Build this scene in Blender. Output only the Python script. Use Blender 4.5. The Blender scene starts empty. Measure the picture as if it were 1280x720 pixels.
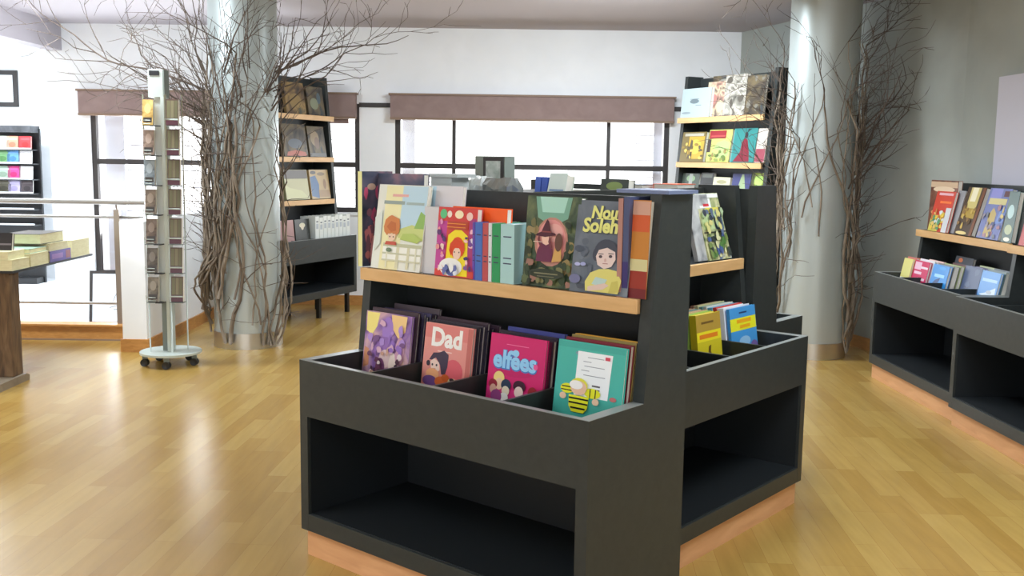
import bpy, math, random
from mathutils import Matrix, Vector
random.seed(7)
scn = bpy.context.scene
COL = scn.collection
PI = math.pi

# ------------------------------------------------------------------ materials
def lin(c):
    c = c / 255.0
    return c / 12.92 if c <= 0.04045 else ((c + 0.055) / 1.055) ** 2.4
def rgb(c): return (lin(c[0]), lin(c[1]), lin(c[2]), 1.0)
MATS = {}
def mat(name, c=(200, 200, 200), rough=0.5, metal=0.0, emit=0.0, spec=0.5):
    if name in MATS: return MATS[name]
    m = bpy.data.materials.new(name); m.use_nodes = True
    b = m.node_tree.nodes['Principled BSDF']
    b.inputs['Base Color'].default_value = rgb(c)
    b.inputs['Roughness'].default_value = rough
    b.inputs['Metallic'].default_value = metal
    b.inputs['Specular IOR Level'].default_value = spec
    if emit:
        b.inputs['Emission Color'].default_value = rgb(c)
        b.inputs['Emission Strength'].default_value = emit
    MATS[name] = m
    return m
def ink(c, rough=0.35):
    return mat('print_%02x%02x%02x' % tuple(c), c, rough)
def paint(name, cols, scale=6, rough=0.4, stretch=(1, 1, 1), detail=4.0, metal=0.0, bump=0.0, distort=0.6, spec=0.5):
    """noise driven colour ramp, object coordinates"""
    if name in MATS: return MATS[name]
    m = bpy.data.materials.new(name); m.use_nodes = True
    nt = m.node_tree; N = nt.nodes; L = nt.links
    b = N['Principled BSDF']
    tc = N.new('ShaderNodeTexCoord'); mp = N.new('ShaderNodeMapping')
    mp.inputs['Scale'].default_value = stretch
    L.new(tc.outputs['Object'], mp.inputs['Vector'])
    nz = N.new('ShaderNodeTexNoise'); nz.inputs['Scale'].default_value = scale
    nz.inputs['Detail'].default_value = detail; nz.inputs['Distortion'].default_value = distort
    L.new(mp.outputs['Vector'], nz.inputs['Vector'])
    cr = N.new('ShaderNodeValToRGB'); L.new(nz.outputs['Fac'], cr.inputs['Fac'])
    el = cr.color_ramp.elements
    n = len(cols)
    while len(el) < n: el.new(0.5)
    for i, c in enumerate(cols):
        el[i].position = 0.3 + 0.4 * i / max(1, n - 1); el[i].color = rgb(c)
    L.new(cr.outputs['Color'], b.inputs['Base Color'])
    b.inputs['Roughness'].default_value = rough; b.inputs['Metallic'].default_value = metal
    b.inputs['Specular IOR Level'].default_value = spec
    if bump:
        bp = N.new('ShaderNodeBump'); bp.inputs['Strength'].default_value = bump; bp.inputs['Distance'].default_value = 0.01
        L.new(nz.outputs['Fac'], bp.inputs['Height']); L.new(bp.outputs['Normal'], b.inputs['Normal'])
    MATS[name] = m
    return m
def floor_material():
    m = bpy.data.materials.new('parquet'); m.use_nodes = True
    nt = m.node_tree; N = nt.nodes; L = nt.links; b = N['Principled BSDF']
    tc = N.new('ShaderNodeTexCoord'); mp = N.new('ShaderNodeMapping')
    mp.inputs['Rotation'].default_value = (0, 0, PI / 2 + 0.06)
    L.new(tc.outputs['Object'], mp.inputs['Vector'])
    br = N.new('ShaderNodeTexBrick')
    br.inputs['Scale'].default_value = 1.0; br.inputs['Brick Width'].default_value = 0.62
    br.inputs['Row Height'].default_value = 0.095; br.inputs['Mortar Size'].default_value = 0.0007
    br.inputs['Mortar Smooth'].default_value = 0.2; br.offset = 0.37; br.offset_frequency = 3
    br.inputs['Color1'].default_value = rgb(FLOOR1); br.inputs['Color2'].default_value = rgb(FLOOR2)
    br.inputs['Mortar'].default_value = rgb((150, 112, 58)); br.inputs['Bias'].default_value = 0.1
    L.new(mp.outputs['Vector'], br.inputs['Vector'])
    mp2 = N.new('ShaderNodeMapping'); mp2.inputs['Scale'].default_value = (9, 0.9, 1)
    L.new(tc.outputs['Object'], mp2.inputs['Vector'])
    nz = N.new('ShaderNodeTexNoise'); nz.inputs['Scale'].default_value = 3.0; nz.inputs['Detail'].default_value = 5
    L.new(mp2.outputs['Vector'], nz.inputs['Vector'])
    mx = N.new('ShaderNodeMixRGB'); mx.blend_type = 'MULTIPLY'; mx.inputs['Fac'].default_value = 0.55
    cr = N.new('ShaderNodeValToRGB'); cr.color_ramp.elements[0].color = (.8, .77, .72, 1); cr.color_ramp.elements[1].color = (1.06, 1.05, 1.03, 1)
    cr.color_ramp.elements[0].position = .3; cr.color_ramp.elements[1].position = .7
    L.new(nz.outputs['Fac'], cr.inputs['Fac']); L.new(br.outputs['Color'], mx.inputs[1]); L.new(cr.outputs['Color'], mx.inputs[2])
    L.new(mx.outputs['Color'], b.inputs['Base Color'])
    b.inputs['Roughness'].default_value = 0.27
    return m
FLOOR1 = (186, 154, 86); FLOOR2 = (168, 132, 66)
M_floor = floor_material()
M_wall = paint('white_plaster', [(236, 237, 239), (242, 243, 245)], 3, 0.85)
M_grey = paint('grey_plaster', [(150, 155, 150), (166, 171, 166)], 1.6, 0.8)
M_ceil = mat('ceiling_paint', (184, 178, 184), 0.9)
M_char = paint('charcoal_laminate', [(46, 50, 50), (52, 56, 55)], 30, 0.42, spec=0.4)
M_char_shade = mat('charcoal_laminate_shaded', (27, 31, 34), 0.5)  # darker copy of the charcoal laminate, compartment shade put into the colour
M_binedge = mat('bin_edging', (132, 136, 134), .35)
M_edge = paint('beech_edging', [(206, 162, 108), (220, 178, 124)], 5, 0.45, stretch=(1, 6, 6))
M_plinth = paint('beech_plinth', [(206, 152, 108), (220, 168, 122)], 5, 0.45, stretch=(1, 6, 6))
M_base = paint('oak_baseboard', [(176, 122, 62), (196, 142, 78)], 5, 0.45, stretch=(3, 3, 12))
M_frame = mat('dark_window_frame', (52, 47, 46), 0.5)
M_blind = paint('brown_blind', [(136, 114, 110), (148, 126, 121)], 8, 0.8)
M_blindedge = mat('brown_blind_rail', (134, 110, 92), 0.6)
M_steel = mat('brushed_steel', (186, 180, 174), 0.32, 0.9)
M_steel_d = mat('steel_post', (150, 138, 128), 0.38, 0.8)
M_col = paint('column_cladding', [(176, 184, 182), (192, 199, 197)], 2, 0.42, metal=0.3, stretch=(1, 1, .2))
M_ring = mat('column_ring_steel', (205, 203, 198), 0.3, 0.9)
M_bark = paint('dry_bark', [(98, 84, 72), (128, 114, 98), (152, 138, 122)], 14, 0.9, stretch=(1, 1, .3), bump=.4)
M_bark2 = paint('thin_twig_bark', [(76, 63, 55), (106, 92, 80)], 14, 0.9)
M_page = paint('page_block', [(238, 234, 224), (226, 221, 208)], 90, 0.8, stretch=(.2, 1, .2))
M_cream = paint('cream_page_block', [(232, 226, 188), (220, 212, 170)], 90, 0.8, stretch=(.2, .2, 1))
M_black = mat('black_plastic', (26, 26, 28), 0.4)
M_rubber = mat('rubber', (50, 50, 50), 0.7)
M_spin = mat('grey_green_metal', (188, 196, 188), 0.4, 0.2)
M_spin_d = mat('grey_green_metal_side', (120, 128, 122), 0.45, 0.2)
M_rust = paint('rustic_wood', [(66, 48, 34), (104, 80, 56), (128, 102, 74)], 5, 0.75, stretch=(5, 5, 1), bump=.3)
M_paper = mat('white_paper', (240, 240, 240), 0.7)
M_glass = None
def glass():
    global M_glass
    m = bpy.data.materials.new('window_glass'); m.use_nodes = True
    nt = m.node_tree; nt.nodes.clear()
    o = nt.nodes.new('ShaderNodeOutputMaterial'); mx = nt.nodes.new('ShaderNodeMixShader')
    t = nt.nodes.new('ShaderNodeBsdfTransparent'); g = nt.nodes.new('ShaderNodeBsdfGlossy'); g.inputs['Roughness'].default_value = 0.02
    mx.inputs[0].default_value = 0.06
    nt.links.new(t.outputs[0], mx.inputs[1]); nt.links.new(g.outputs[0], mx.inputs[2]); nt.links.new(mx.outputs[0], o.inputs[0])
    M_glass = m
glass()

# ------------------------------------------------------------------ mesh builder
class MB:
    def __init__(s): s.v = []; s.f = []; s.m = []; s.mats = []; s.sm = []
    def mi(s, m):
        if m not in s.mats: s.mats.append(m)
        return s.mats.index(m)
    def add(s, vs, fs, m, smooth=False):
        o = len(s.v); k = s.mi(m)
        s.v += [tuple(p) for p in vs]
        for f in fs: s.f.append([o + i for i in f]); s.m.append(k); s.sm.append(smooth)
        return s
    def box(s, x0, y0, z0, x1, y1, z1, m):
        vs = [(x0, y0, z0), (x1, y0, z0), (x1, y1, z0), (x0, y1, z0), (x0, y0, z1), (x1, y0, z1), (x1, y1, z1), (x0, y1, z1)]
        return s.add(vs, [(0, 3, 2, 1), (4, 5, 6, 7), (0, 1, 5, 4), (1, 2, 6, 5), (2, 3, 7, 6), (3, 0, 4, 7)], m)
    def prism(s, pts, axis, a0, a1, m):
        """pts: 2D polygon; axis 'x': pts are (y,z); 'y': (x,z); 'z': (x,y)"""
        n = len(pts)
        def P(p, a):
            return (a, p[0], p[1]) if axis == 'x' else (p[0], a, p[1]) if axis == 'y' else (p[0], p[1], a)
        vs = [P(p, a0) for p in pts] + [P(p, a1) for p in pts]
        fs = [tuple(range(n))[::-1], tuple(range(n, 2 * n))] + [(i, (i + 1) % n, n + (i + 1) % n, n + i) for i in range(n)]
        return s.add(vs, fs, m)
    def cyl(s, c, r, z0, z1, m, n=32, r1=None, smooth=True):
        r1 = r if r1 is None else r1
        vs = [(c[0] + r * math.cos(2 * PI * i / n), c[1] + r * math.sin(2 * PI * i / n), z0) for i in range(n)]
        vs += [(c[0] + r1 * math.cos(2 * PI * i / n), c[1] + r1 * math.sin(2 * PI * i / n), z1) for i in range(n)]
        s.add(vs, [(i, (i + 1) % n, n + (i + 1) % n, n + i) for i in range(n)], m, smooth)
        s.add(vs[:n], [tuple(range(n))[::-1]], m); s.add(vs[n:], [tuple(range(n))], m)
        return s
    def tube(s, pts, radii, m, n=6, caps=True):
        pts = [Vector(p) for p in pts]; k = len(pts); vs = []
        if not hasattr(radii, '__len__'): radii = [radii] * k
        up = Vector((0.13, 0.21, 0.97))
        for i, p in enumerate(pts):
            d = (pts[min(i + 1, k - 1)] - pts[max(i - 1, 0)])
            if d.length < 1e-9: d = Vector((0, 0, 1))
            d.normalize()
            a = d.cross(up)
            if a.length < 1e-3: a = d.cross(Vector((1, 0, 0)))
            a.normalize(); b = d.cross(a)
            for j in range(n):
                t = 2 * PI * j / n
                vs.append(p + (a * math.cos(t) + b * math.sin(t)) * radii[i])
        fs = []
        for i in range(k - 1):
            for j in range(n):
                fs.append((i * n + j, i * n + (j + 1) % n, (i + 1) * n + (j + 1) % n, (i + 1) * n + j))
        if caps: fs += [tuple(range(n)), tuple(range((k - 1) * n, k * n))[::-1]]
        return s.add(vs, fs, m, True)
    def build(s, name, parent=None, M=None, bevel=0.0):
        me = bpy.data.meshes.new(name); me.from_pydata(s.v, [], s.f)
        for m in s.mats: me.materials.append(m)
        me.polygons.foreach_set('material_index', s.m)
        me.polygons.foreach_set('use_smooth', s.sm)
        me.update()
        o = bpy.data.objects.new(name, me); COL.objects.link(o)
        if parent is not None: o.parent = parent
        elif M is not None: o.matrix_world = M
        if bevel:
            b = o.modifiers.new('bevel', 'BEVEL'); b.width = bevel; b.segments = 2; b.limit_method = 'ANGLE'
        return o
def empty(name, M, label, cat, group=None):
    o = bpy.data.objects.new(name, None); o.empty_display_size = 0.1; COL.objects.link(o)
    o.matrix_world = M
    return tag(o, label, cat, group)
def tag(o, label, cat, group=None):
    o['label'] = label; o['category'] = cat
    if group: o['group'] = group
    return o
def struct(o): o['kind'] = 'structure'; return o
def T(x, y, z): return Matrix.Translation((x, y, z))
def RZ(a): return Matrix.Rotation(a, 4, 'Z')
def RX(a): return Matrix.Rotation(a, 4, 'X')
def RY(a): return Matrix.Rotation(a, 4, 'Y')
def frame(ox, oy, dx, dy, z=0): return T(ox, oy, z) @ RZ(math.atan2(dy, dx))

# ------------------------------------------------------------------ lettering
def text_mesh(txt, size, bold=0.0, shear=0.0):
    cu = bpy.data.curves.new('lettering', 'FONT'); cu.body = txt; cu.size = size; cu.align_x = 'CENTER'; cu.align_y = 'CENTER'
    cu.offset = bold; cu.shear = shear; cu.resolution_u = 3
    ob = bpy.data.objects.new('lettering', cu); COL.objects.link(ob)
    bpy.context.view_layer.update()
    dg = bpy.context.evaluated_depsgraph_get()
    me = bpy.data.meshes.new_from_object(ob.evaluated_get(dg))
    vs = [tuple(v.co) for v in me.vertices]; fs = [tuple(p.vertices) for p in me.polygons]
    bpy.data.objects.remove(ob); bpy.data.curves.remove(cu); bpy.data.meshes.remove(me)
    return vs, fs

# ------------------------------------------------------------------ books
def draw_art(mb, w, h, art):
    for k, a in enumerate(art):
        y = -0.00025 * (k + 1)
        kind = a[0]
        if kind == 'r':
            _, u0, v0, u1, v1, c = a
            mb.add([(u0 * w, y, v0 * h), (u1 * w, y, v0 * h), (u1 * w, y, v1 * h), (u0 * w, y, v1 * h)], [(0, 1, 2, 3)], c if not isinstance(c, tuple) else ink(c))
        elif kind == 'e':
            _, cu, cv, ru, rv, c = a
            n = 18
            mb.add([((cu + ru * math.cos(2 * PI * i / n)) * w, y, (cv + rv * math.sin(2 * PI * i / n)) * h) for i in range(n)], [tuple(range(n))], c if not isinstance(c, tuple) else ink(c))
        elif kind == 'p':
            _, pts, c = a
            mb.add([(p[0] * w, y, p[1] * h) for p in pts], [tuple(range(len(pts)))], c if not isinstance(c, tuple) else ink(c))
        elif kind == 't':
            _, txt, cu, cv, size, c = a[:6]
            vs, fs = text_mesh(txt, size, a[6] if len(a) > 6 else 0.0, a[7] if len(a) > 7 else 0.0)
            mb.add([(cu * w + p[0], y, cv * h + p[1]) for p in vs], fs, c if not isinstance(c, tuple) else ink(c))
def clip01(v): return max(0.01, min(0.99, v))
def blobs(seed, cols, n=9, u=(0.1, .9), v=(.05, .95), r=(.06, .2)):
    rg = random.Random(seed); out = []
    for i in range(n):
        ru = rg.uniform(*r); rv = rg.uniform(*r) * .8
        cu = min(max(rg.uniform(*u), ru + .01), .99 - ru); cv = min(max(rg.uniform(*v), rv + .01), .99 - rv)
        pts = []
        k = 9
        for j in range(k):
            q = rg.uniform(.6, 1.0); t = 2 * PI * j / k
            pts.append((cu + ru * q * math.cos(t), cv + rv * q * math.sin(t)))
        out.append(('p', pts, cols[i % len(cols)]))
    return out
def M_of(c): return c if not isinstance(c, tuple) else ink(c)
def book(label, M, w, h, t, cover, art=(), group=None, pages=None, name='book', cat='book', spine=None, simple=False, spine_art=(), hard=True):
    """stands with its front cover facing local -y, spine at x=0, thickness along +y"""
    pages = pages or M_page; cm = M_of(cover); sp = M_of(spine) if spine else cm
    b = 0.0022 if hard else 0.0008; ins = 0.004 if hard else 0.0
    cv = MB()
    cv.box(0, 0, 0, w, b, h, cm); cv.box(0, t - b, 0, w, t, h, cm); cv.box(0, b, 0, b, t - b, h, sp)
    draw_art(cv, w, h, art)
    for a in spine_art:      # ('r', y0frac, z0frac, y1frac, z1frac, colour) on the spine
        _, y0, z0, y1, z1, c = a
        cv.add([(-.0003, y1 * t, z0 * h), (-.0003, y0 * t, z0 * h), (-.0003, y0 * t, z1 * h), (-.0003, y1 * t, z1 * h)], [(0, 1, 2, 3)], M_of(c))
    if simple:
        cv.box(b, b, ins, w - ins, t - b, h - ins, pages)
        o = cv.build(name, None, M); return tag(o, label, cat, group)
    e = empty(name, M, label, cat, group)
    cv.build('cover', e)
    MB().box(b, b, ins, w - ins, t - b, h - ins, pages).build('pages', e)
    return e
def put(U, x, y, z, t=0.0, lean=0.0, yaw=0.0):
    """leaning back by `lean` radians about the bottom edge"""
    return U @ T(x, y, z + t * math.sin(lean) + .0006) @ RZ(yaw) @ RX(-lean)
def put_spine(U, x, y, z, t, lean=0.0):
    """spine towards -y; occupies x..x+t"""
    return U @ T(x + t, y, z + .0006) @ RX(-lean) @ RZ(PI / 2)
def put_flat(U, x, y, z, h, yaw=0.0):
    """lying on its back, front cover up, spine at the local x side; occupies y..y+h"""
    return U @ T(x, y, z + .0006) @ RZ(yaw) @ RX(-PI / 2) @ T(0, 0, 0)

# ------------------------------------------------------------------ camera
pitch = math.atan(160 / 1265.0); roll = 0.0135
Fv = Vector((0, math.cos(pitch), -math.sin(pitch))); U0 = Vector((0, math.sin(pitch), math.cos(pitch))); R0 = Vector((1, 0, 0))
Rv = R0 * math.cos(roll) + U0 * math.sin(roll); Uv = -R0 * math.sin(roll) + U0 * math.cos(roll)
cam = bpy.data.cameras.new('camera'); cam.sensor_width = 36; cam.lens = 1265 / 1280.0 * 36; cam.clip_start = 0.05
co = bpy.data.objects.new('camera', cam); COL.objects.link(co)
co.matrix_world = Matrix(((Rv.x, Uv.x, -Fv.x, 0), (Rv.y, Uv.y, -Fv.y, 0), (Rv.z, Uv.z, -Fv.z, 1.5), (0, 0, 0, 1)))
scn.camera = co

# ------------------------------------------------------------------ room shell
ZC = 2.79; YB = 10.3
struct(MB().prism([(-9, -4), (6, -4), (6, YB + .2), (-2.8, YB + .2), (-2.8, 8.1), (-9, 8.1)], 'z', -.2, 0, M_floor).build('floor'))
struct(MB().box(-9.1, 8.1, -.4, -2.8, 13.9, -.18, M_wall).build('floor_landing'))
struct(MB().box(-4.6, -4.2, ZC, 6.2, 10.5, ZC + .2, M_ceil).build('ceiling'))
struct(MB().box(-9.2, -4.2, ZC, -4.6, 14, ZC + .2, mat('alcove_ceiling_brightened', (246, 245, 243), .9)).build('ceiling_alcove'))  # whiter than the main ceiling, the alcove's strong light put into the colour
struct(MB().box(-4.68, -4, 2.525, -4.52, YB, ZC, M_ceil).build('trim_1'))          # downstand beam
W1 = (-4.27, -1.557); W2 = (-1.20, 1.565); ZT = 2.04; ZS = 0.95; XT = -2.95
bw = MB(); y0, y1 = YB, YB + .22
bw.box(-4.68, y0, ZT, 2.6, y1, ZC, M_wall)                                           # above the windows
bw.box(-4.68, y0, -.18, W1[0], y1, ZT, M_wall)
bw.box(W1[1], y0, -.18, W2[0], y1, ZT, M_wall)
bw.box(W2[1], y0, -.18, 2.6, y1, ZT, M_wall)
bw.box(XT, y0, -.18, W1[1], y1, ZS, M_wall); bw.box(W1[0], y0, -.18, XT, y1, .27, M_wall)
bw.box(W2[0], y0, -.18, W2[1], y1, ZS, M_wall)
struct(bw.build('wall_back'))
struct(MB().box(-9.2, 13.7, -.18, -4.5, 13.9, ZC, M_wall).build('wall_alcove'))
struct(MB().box(-4.68, YB + .22, -.18, -4.5, 13.7, ZC, M_wall).build('wall_alcove_side'))
struct(MB().box(-9.2, -4, -.18, -9, 13.9, ZC, M_wall).build('wall_left'))
struct(MB().box(-9.2, -4.2, 0, 6.2, -4, .5, M_wall).box(-9.2, -4.2, 2.55, 6.2, -4, ZC, M_wall).box(-9.2, -4.2, .5, -8.5, -4, 2.55, M_wall).box(3.0, -4.2, .5, 6.2, -4, 2.55, M_wall).build('wall_front'))
wf = bpy.data.objects.new('window_added', None); COL.objects.link(wf); wf['kind'] = 'structure'  # unseen front window, added to let fill daylight in from behind the camera
fm = MB(); gm = MB()
for i in range(5):
    a0 = -8.5 + i * 2.3; fm.box(a0, -4.13, .5, a0 + .06, -4.07, 2.55, M_frame); fm.box(a0 + 2.24, -4.13, .5, a0 + 2.3, -4.07, 2.55, M_frame)
    fm.box(a0 + .06, -4.13, .5, a0 + 2.24, -4.07, .56, M_frame); fm.box(a0 + .06, -4.13, 2.49, a0 + 2.24, -4.07, 2.55, M_frame); gm.box(a0 + .06, -4.103, .56, a0 + 2.24, -4.097, 2.49, M_glass)
fm.build('window_frame', wf); gm.build('window_pane', wf)
WR = [(2.25, YB), (3.17, 7.25), (3.62, -4)]
struct(MB().prism([WR[0], WR[1], WR[2], (WR[2][0] + .3, -4), (WR[1][0] + .3, 7.3), (WR[0][0] + .35, YB + .2)], 'z', 0, ZC, M_grey).build('wall_right'))
# baseboards
d = (Vector(WR[1]) - Vector(WR[0])).normalized(); nrm = Vector((d.y, -d.x)) * (1 if d.y < 0 else -1)
nrm = Vector((-abs(d.y), -abs(d.x)))
def strip(name, p, q, off, z0, z1, m):
    p = Vector(p); q = Vector(q); dd = (q - p).normalized(); nn = Vector((dd.y, -dd.x)) * off
    return struct(MB().prism([p, q, q + nn, p + nn], 'z', z0, z1, m).build(name))
strip('baseboard_right', WR[0], WR[1], .015, 0, .1, M_base)
strip('baseboard_right_near', WR[1], WR[2], .015, 0, .1, M_base)
strip('baseboard_back', (-2.79, YB), (2.25, YB), .015, 0, .1, M_base)
# low wall by the stair
struct(MB().box(-2.975, 7.64, 0, -2.79, YB, 1.0, M_wall).build('wall_low'))
strip('baseboard_low_end', (-2.99, 7.64), (-2.775, 7.64), .015, 0, .1, M_base)
strip('baseboard_low_side', (-2.79, 7.64), (-2.79, YB), .015, 0, .1, M_base)
# curb below the railing
struct(MB().box(-9, 8.1, 0, -2.975, 8.2, .118, M_base).box(-9, 8.075, .118, -2.975, 8.22, .133, M_base).box(-9, 8.09, 0, -2.975, 8.1, .012, M_blindedge).build('trim_2'))

# windows
def window(name, x0, x1, z0, z1, mull, trans, low=None):
    f = MB(); yy0, yy1 = YB + .03, YB + .09; t = .05
    e = bpy.data.objects.new(name, None); COL.objects.link(e); e['kind'] = 'structure'
    g = MB()
    def panel(a0, a1, b0, b1):
        f.box(a0, yy0, b0, a0 + t, yy1, b1, M_frame); f.box(a1 - t, yy0, b0, a1, yy1, b1, M_frame)
        f.box(a0 + t, yy0, b0, a1 - t, yy1, b0 + t, M_frame); f.box(a0 + t, yy0, b1 - t, a1 - t, yy1, b1, M_frame)
        g.box(a0 + t, YB + .055, b0 + t, a1 - t, YB + .061, b1 - t, M_glass)
    if low: panel(x0, low, .27, z1); panel(low, x1, z0, z1)
    else: panel(x0, x1, z0, z1)
    f.build('window_frame', e); g.build('window_pane', e)
    for mx in mull:
        MB().box(mx - .019, yy0 + .002, (z0 if not low or mx > low else .27) + t, mx + .019, yy1 - .002, z1 - t, M_frame).build('mullion', e)
    segs = [x0 + t] + ([low - t, low + t] if low else []) + [x1 - t]
    for i in range(0, len(segs), 2):
        MB().box(segs[i], yy0 + .004, trans - .026, segs[i + 1], yy1 - .004, trans + .026, M_frame).build('transom', e)
    MB().box(x0 if not low else low, YB - .02, z0 - .03, x1, YB + .42, z0, M_wall).build('window_sill', e)
    if low: MB().box(x0, YB + .2, .24, low, YB + .42, .27, M_wall).build('window_sill', e)
window('window_1', W1[0], W1[1], ZS, ZT, [-2.2], 1.43, XT)
window('window_2', W2[0], W2[1], ZS, ZT, [-.607, .955], 1.43)
struct(MB().box(W1[1], YB - .012, 2.005, W2[0], YB, 2.05, M_frame).build('trim_3'))
struct(MB().box(W2[1], YB - .012, 2.005, 1.78, YB, 2.05, M_frame).build('trim_4'))
# exterior louvred shutters at the window ends
def shutter(x0, x1, z0, z1, label, bars):
    e = empty('louvre_shutter', T(x0, YB + .25, z0), label, 'shutter', 'outside louvred shutters')
    MB().box(0, 0, 0, x1 - x0, .05, z1 - z0, mat('shutter_grey', (214, 214, 222), .6)).build('shutter_panel', e)
    s = MB(); n = int((z1 - z0) / .085)
    for i in range(n): s.box(bars[0] - x0, .01, .05 + i * .085, bars[1] - x0, .03, .058 + i * .085, mat('louvre_bar', (150, 150, 158), .5))
    s.build('louvre_bars', e)
shutter(-1.15, -1.02, .95, 2.1, 'pale louvred shutter outside the wide window, beside its end next to the white wall panel', (-1.02, -.72))
shutter(1.44, 1.53, .95, 2.1, 'pale louvred shutter outside the wide window, at its end by the bookcase', (1.25, 1.44))
shutter(-4.22, -4.02, .2705, 2.1, 'tall pale louvred shutter outside the tall window behind the railing', (-4.02, -1.6))
# roller blinds
def blind(x0, x1, label, drop=None):
    e = empty('roller_blind', T(x0, YB - .1, 0), label, 'blind', 'brown roller blinds over the windows')
    w = x1 - x0
    MB().box(0, 0, 1.905, w, .1, 2.125, M_blind).build('blind_cassette', e, bevel=.004)
    MB().box(-.015, -.012, 2.125, w + .015, .1, 2.143, M_blindedge).build('blind_top_rail', e)
    MB().box(0, -.006, 1.885, w, .06, 1.907, M_blindedge).build('blind_bottom_rail', e)
    if drop: MB().box(drop[0] - x0, .06, drop[2], drop[1] - x0, .075, 1.9, M_blind).build('blind_fabric', e)
blind(-4.34, -1.58, 'long brown roller blind above the tall window behind the branch-covered column', (-2.3, -1.66, 1.84))
blind(-1.235, 1.59, 'brown roller blind pulled up above the wide middle window')

# ------------------------------------------------------------------ display units
def display_unit(M, W, label, group=None, H=1.40, D=.545, shelves=(1.075,), low_first=True, ends=(1, 1), ndiv=4, plinth=True,
                 top_front=.36, bin_front=.29, bays=1, name='display_unit', shelf_front=.30, bottom=.105, zbin=.755):
    e = empty(name, M, label, 'display unit', group)
    th = .042
    def side(x, top):
        zt = top; tf = bin_front + (top_front - bin_front) * (zt - zbin) / (H - zbin)
        pts = [(0, bottom), (D, bottom), (D, zt), (tf, zt), (bin_front, zbin), (0, zbin)]
        MB().prism(pts, 'x', x, x + th, M_char).box(x, .0, zbin, x + th, bin_front - .002, zbin + .0015, M_binedge).build('side_panel', e)
    side(0, H if not low_first else shelves[0] - .045); side(W - th, H)
    MB().box(th, D - .03, bottom, W - th, D - .005, shelves[0] - .03, M_char_shade).box(th, D - .03, shelves[0] - .03, W - th, D - .005, H - .015, M_char).build('back_panel', e)
    MB().box(th, .012, bottom + .065, th + .003, D - .03, .545, M_char_shade).box(W - th - .003, .012, bottom + .065, W - th, D - .03, .545, M_char_shade).box(th + .003, .012, bottom + .065, W - th - .003, D - .03, bottom + .068, M_char_shade).build('shade_lining', e)  # thin sheets added only to darken the lower compartment like shade
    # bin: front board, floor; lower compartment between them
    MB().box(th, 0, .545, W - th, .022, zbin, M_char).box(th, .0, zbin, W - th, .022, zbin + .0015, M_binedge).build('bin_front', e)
    MB().box(th, .022, .635, W - th, D - .03, .655, M_char_shade).build('bin_floor', e)
    for i in range(1, ndiv):
        x = th + (W - 2 * th) * i / ndiv
        MB().box(x - .006, .022, .655, x + .006, D - .03, zbin - .002, M_char).build('divider', e)
    MB().box(th, 0, bottom, W - th, D - .03, bottom + .065, M_char).build('base_board', e, bevel=.0015)
    for i in range(1, bays):
        x = W * i / bays
        MB().box(x - .02, 0, bottom + .065, x + .02, D - .03, .545, M_char).build('upright', e)
    if plinth:
        MB().box(.012, .02, 0, W - .012, .045, bottom, M_plinth).box(.012, .045, 0, .035, D - .02, bottom, M_plinth).box(W - .035, .045, 0, W - .012, D - .02, bottom, M_plinth).box(.035, D - .045, 0, W - .035, D - .02, bottom, M_plinth).build('plinth', e)
    else:
        for x in (.06, W * .55, W - .09):
            for y in (.05, D - .1):
                MB().box(x, y, 0, x + .035, y + .035, bottom, M_black).build('leg', e)
    for z in shelves:
        sh = MB(); x1 = W - th if True else W
        sf = shelf_front
        sh.box(th if (not low_first or z != shelves[0]) else .0, sf + .02, z - .03, x1, D - .03, z, M_char_shade)
        s = sh.build('shelf', e)
        MB().box(th if not low_first else .0, sf, z - .045, x1, sf + .02, z + .002, M_edge).build('shelf_edge', s, bevel=.002)
    return e
ANG = math.atan2(-.642, .767)
BX, BY = -3.0 * .767 + 2.325 * .642, 3.0 * .642 + 2.325 * .767
B0 = T(BX, BY, 0) @ RZ(ANG)                     # gondola frame: a along the front, b away from it
FU = B0 @ T(.03, 0, 0)
RU = B0 @ T(1.197, .548, 0) @ RZ(PI / 2)
KU = B0 @ T(.926, 2.395, 0) @ RZ(PI)
display_unit(FU, 1.32, 'charcoal book display in front, its bin holding pink and teal comic albums', 'charcoal display units of the island')
display_unit(RU, 1.30, 'charcoal book display on the island side, holding yellow and blue books', 'charcoal display units of the island')
display_unit(KU, 1.30, 'charcoal book display at the back of the island, only its end showing', 'charcoal display units of the island', low_first=False)
cc = empty('island_core', B0, 'charcoal box in the middle of the island with goods on its top', 'cabinet')
MB().box(-.13, .55, 0, .64, 1.84, 1.33, M_char).build('cabinet_body', cc)
MB().box(-.13, .55, 1.33, .648, 1.845, 1.36, M_char).build('cabinet_top', cc, bevel=.002)

WU = frame(2.552, 7.1, .036, -1)
WU2 = WU @ T(1.312, -.04, 0)
display_unit(WU, 1.30, 'charcoal wall display along the grey wall, nearer the branch-covered column', 'charcoal wall displays', bays=1, shelf_front=.28, shelves=(1.055,))
display_unit(WU2, 1.30, 'charcoal wall display along the grey wall, cut off by the picture edge', 'charcoal wall displays', low_first=True, shelf_front=.28, shelves=(1.055,))
LU = frame(-2.04, 8.73, .41, .91)
display_unit(LU, 1.25, 'tall charcoal bookcase on legs behind the thickly branched column by the railing', 'tall charcoal bookcases', H=2.265, D=.5, shelves=(1.10, 1.50, 1.89),
             low_first=False, plinth=False, top_front=.33, bin_front=.2, shelf_front=.22, bottom=.2, name='bookcase')
DU = frame(1.25, 9.14, .475, -.88)
display_unit(DU, 1.2, 'tall charcoal bookcase beside the wide window and the sparsely branched column', 'tall charcoal bookcases', H=2.265, D=.5, shelves=(1.10, 1.50, 1.89),
             low_first=False, plinth=False, top_front=.33, bin_front=.2, shelf_front=.22, bottom=.2, name='bookcase')

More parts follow.
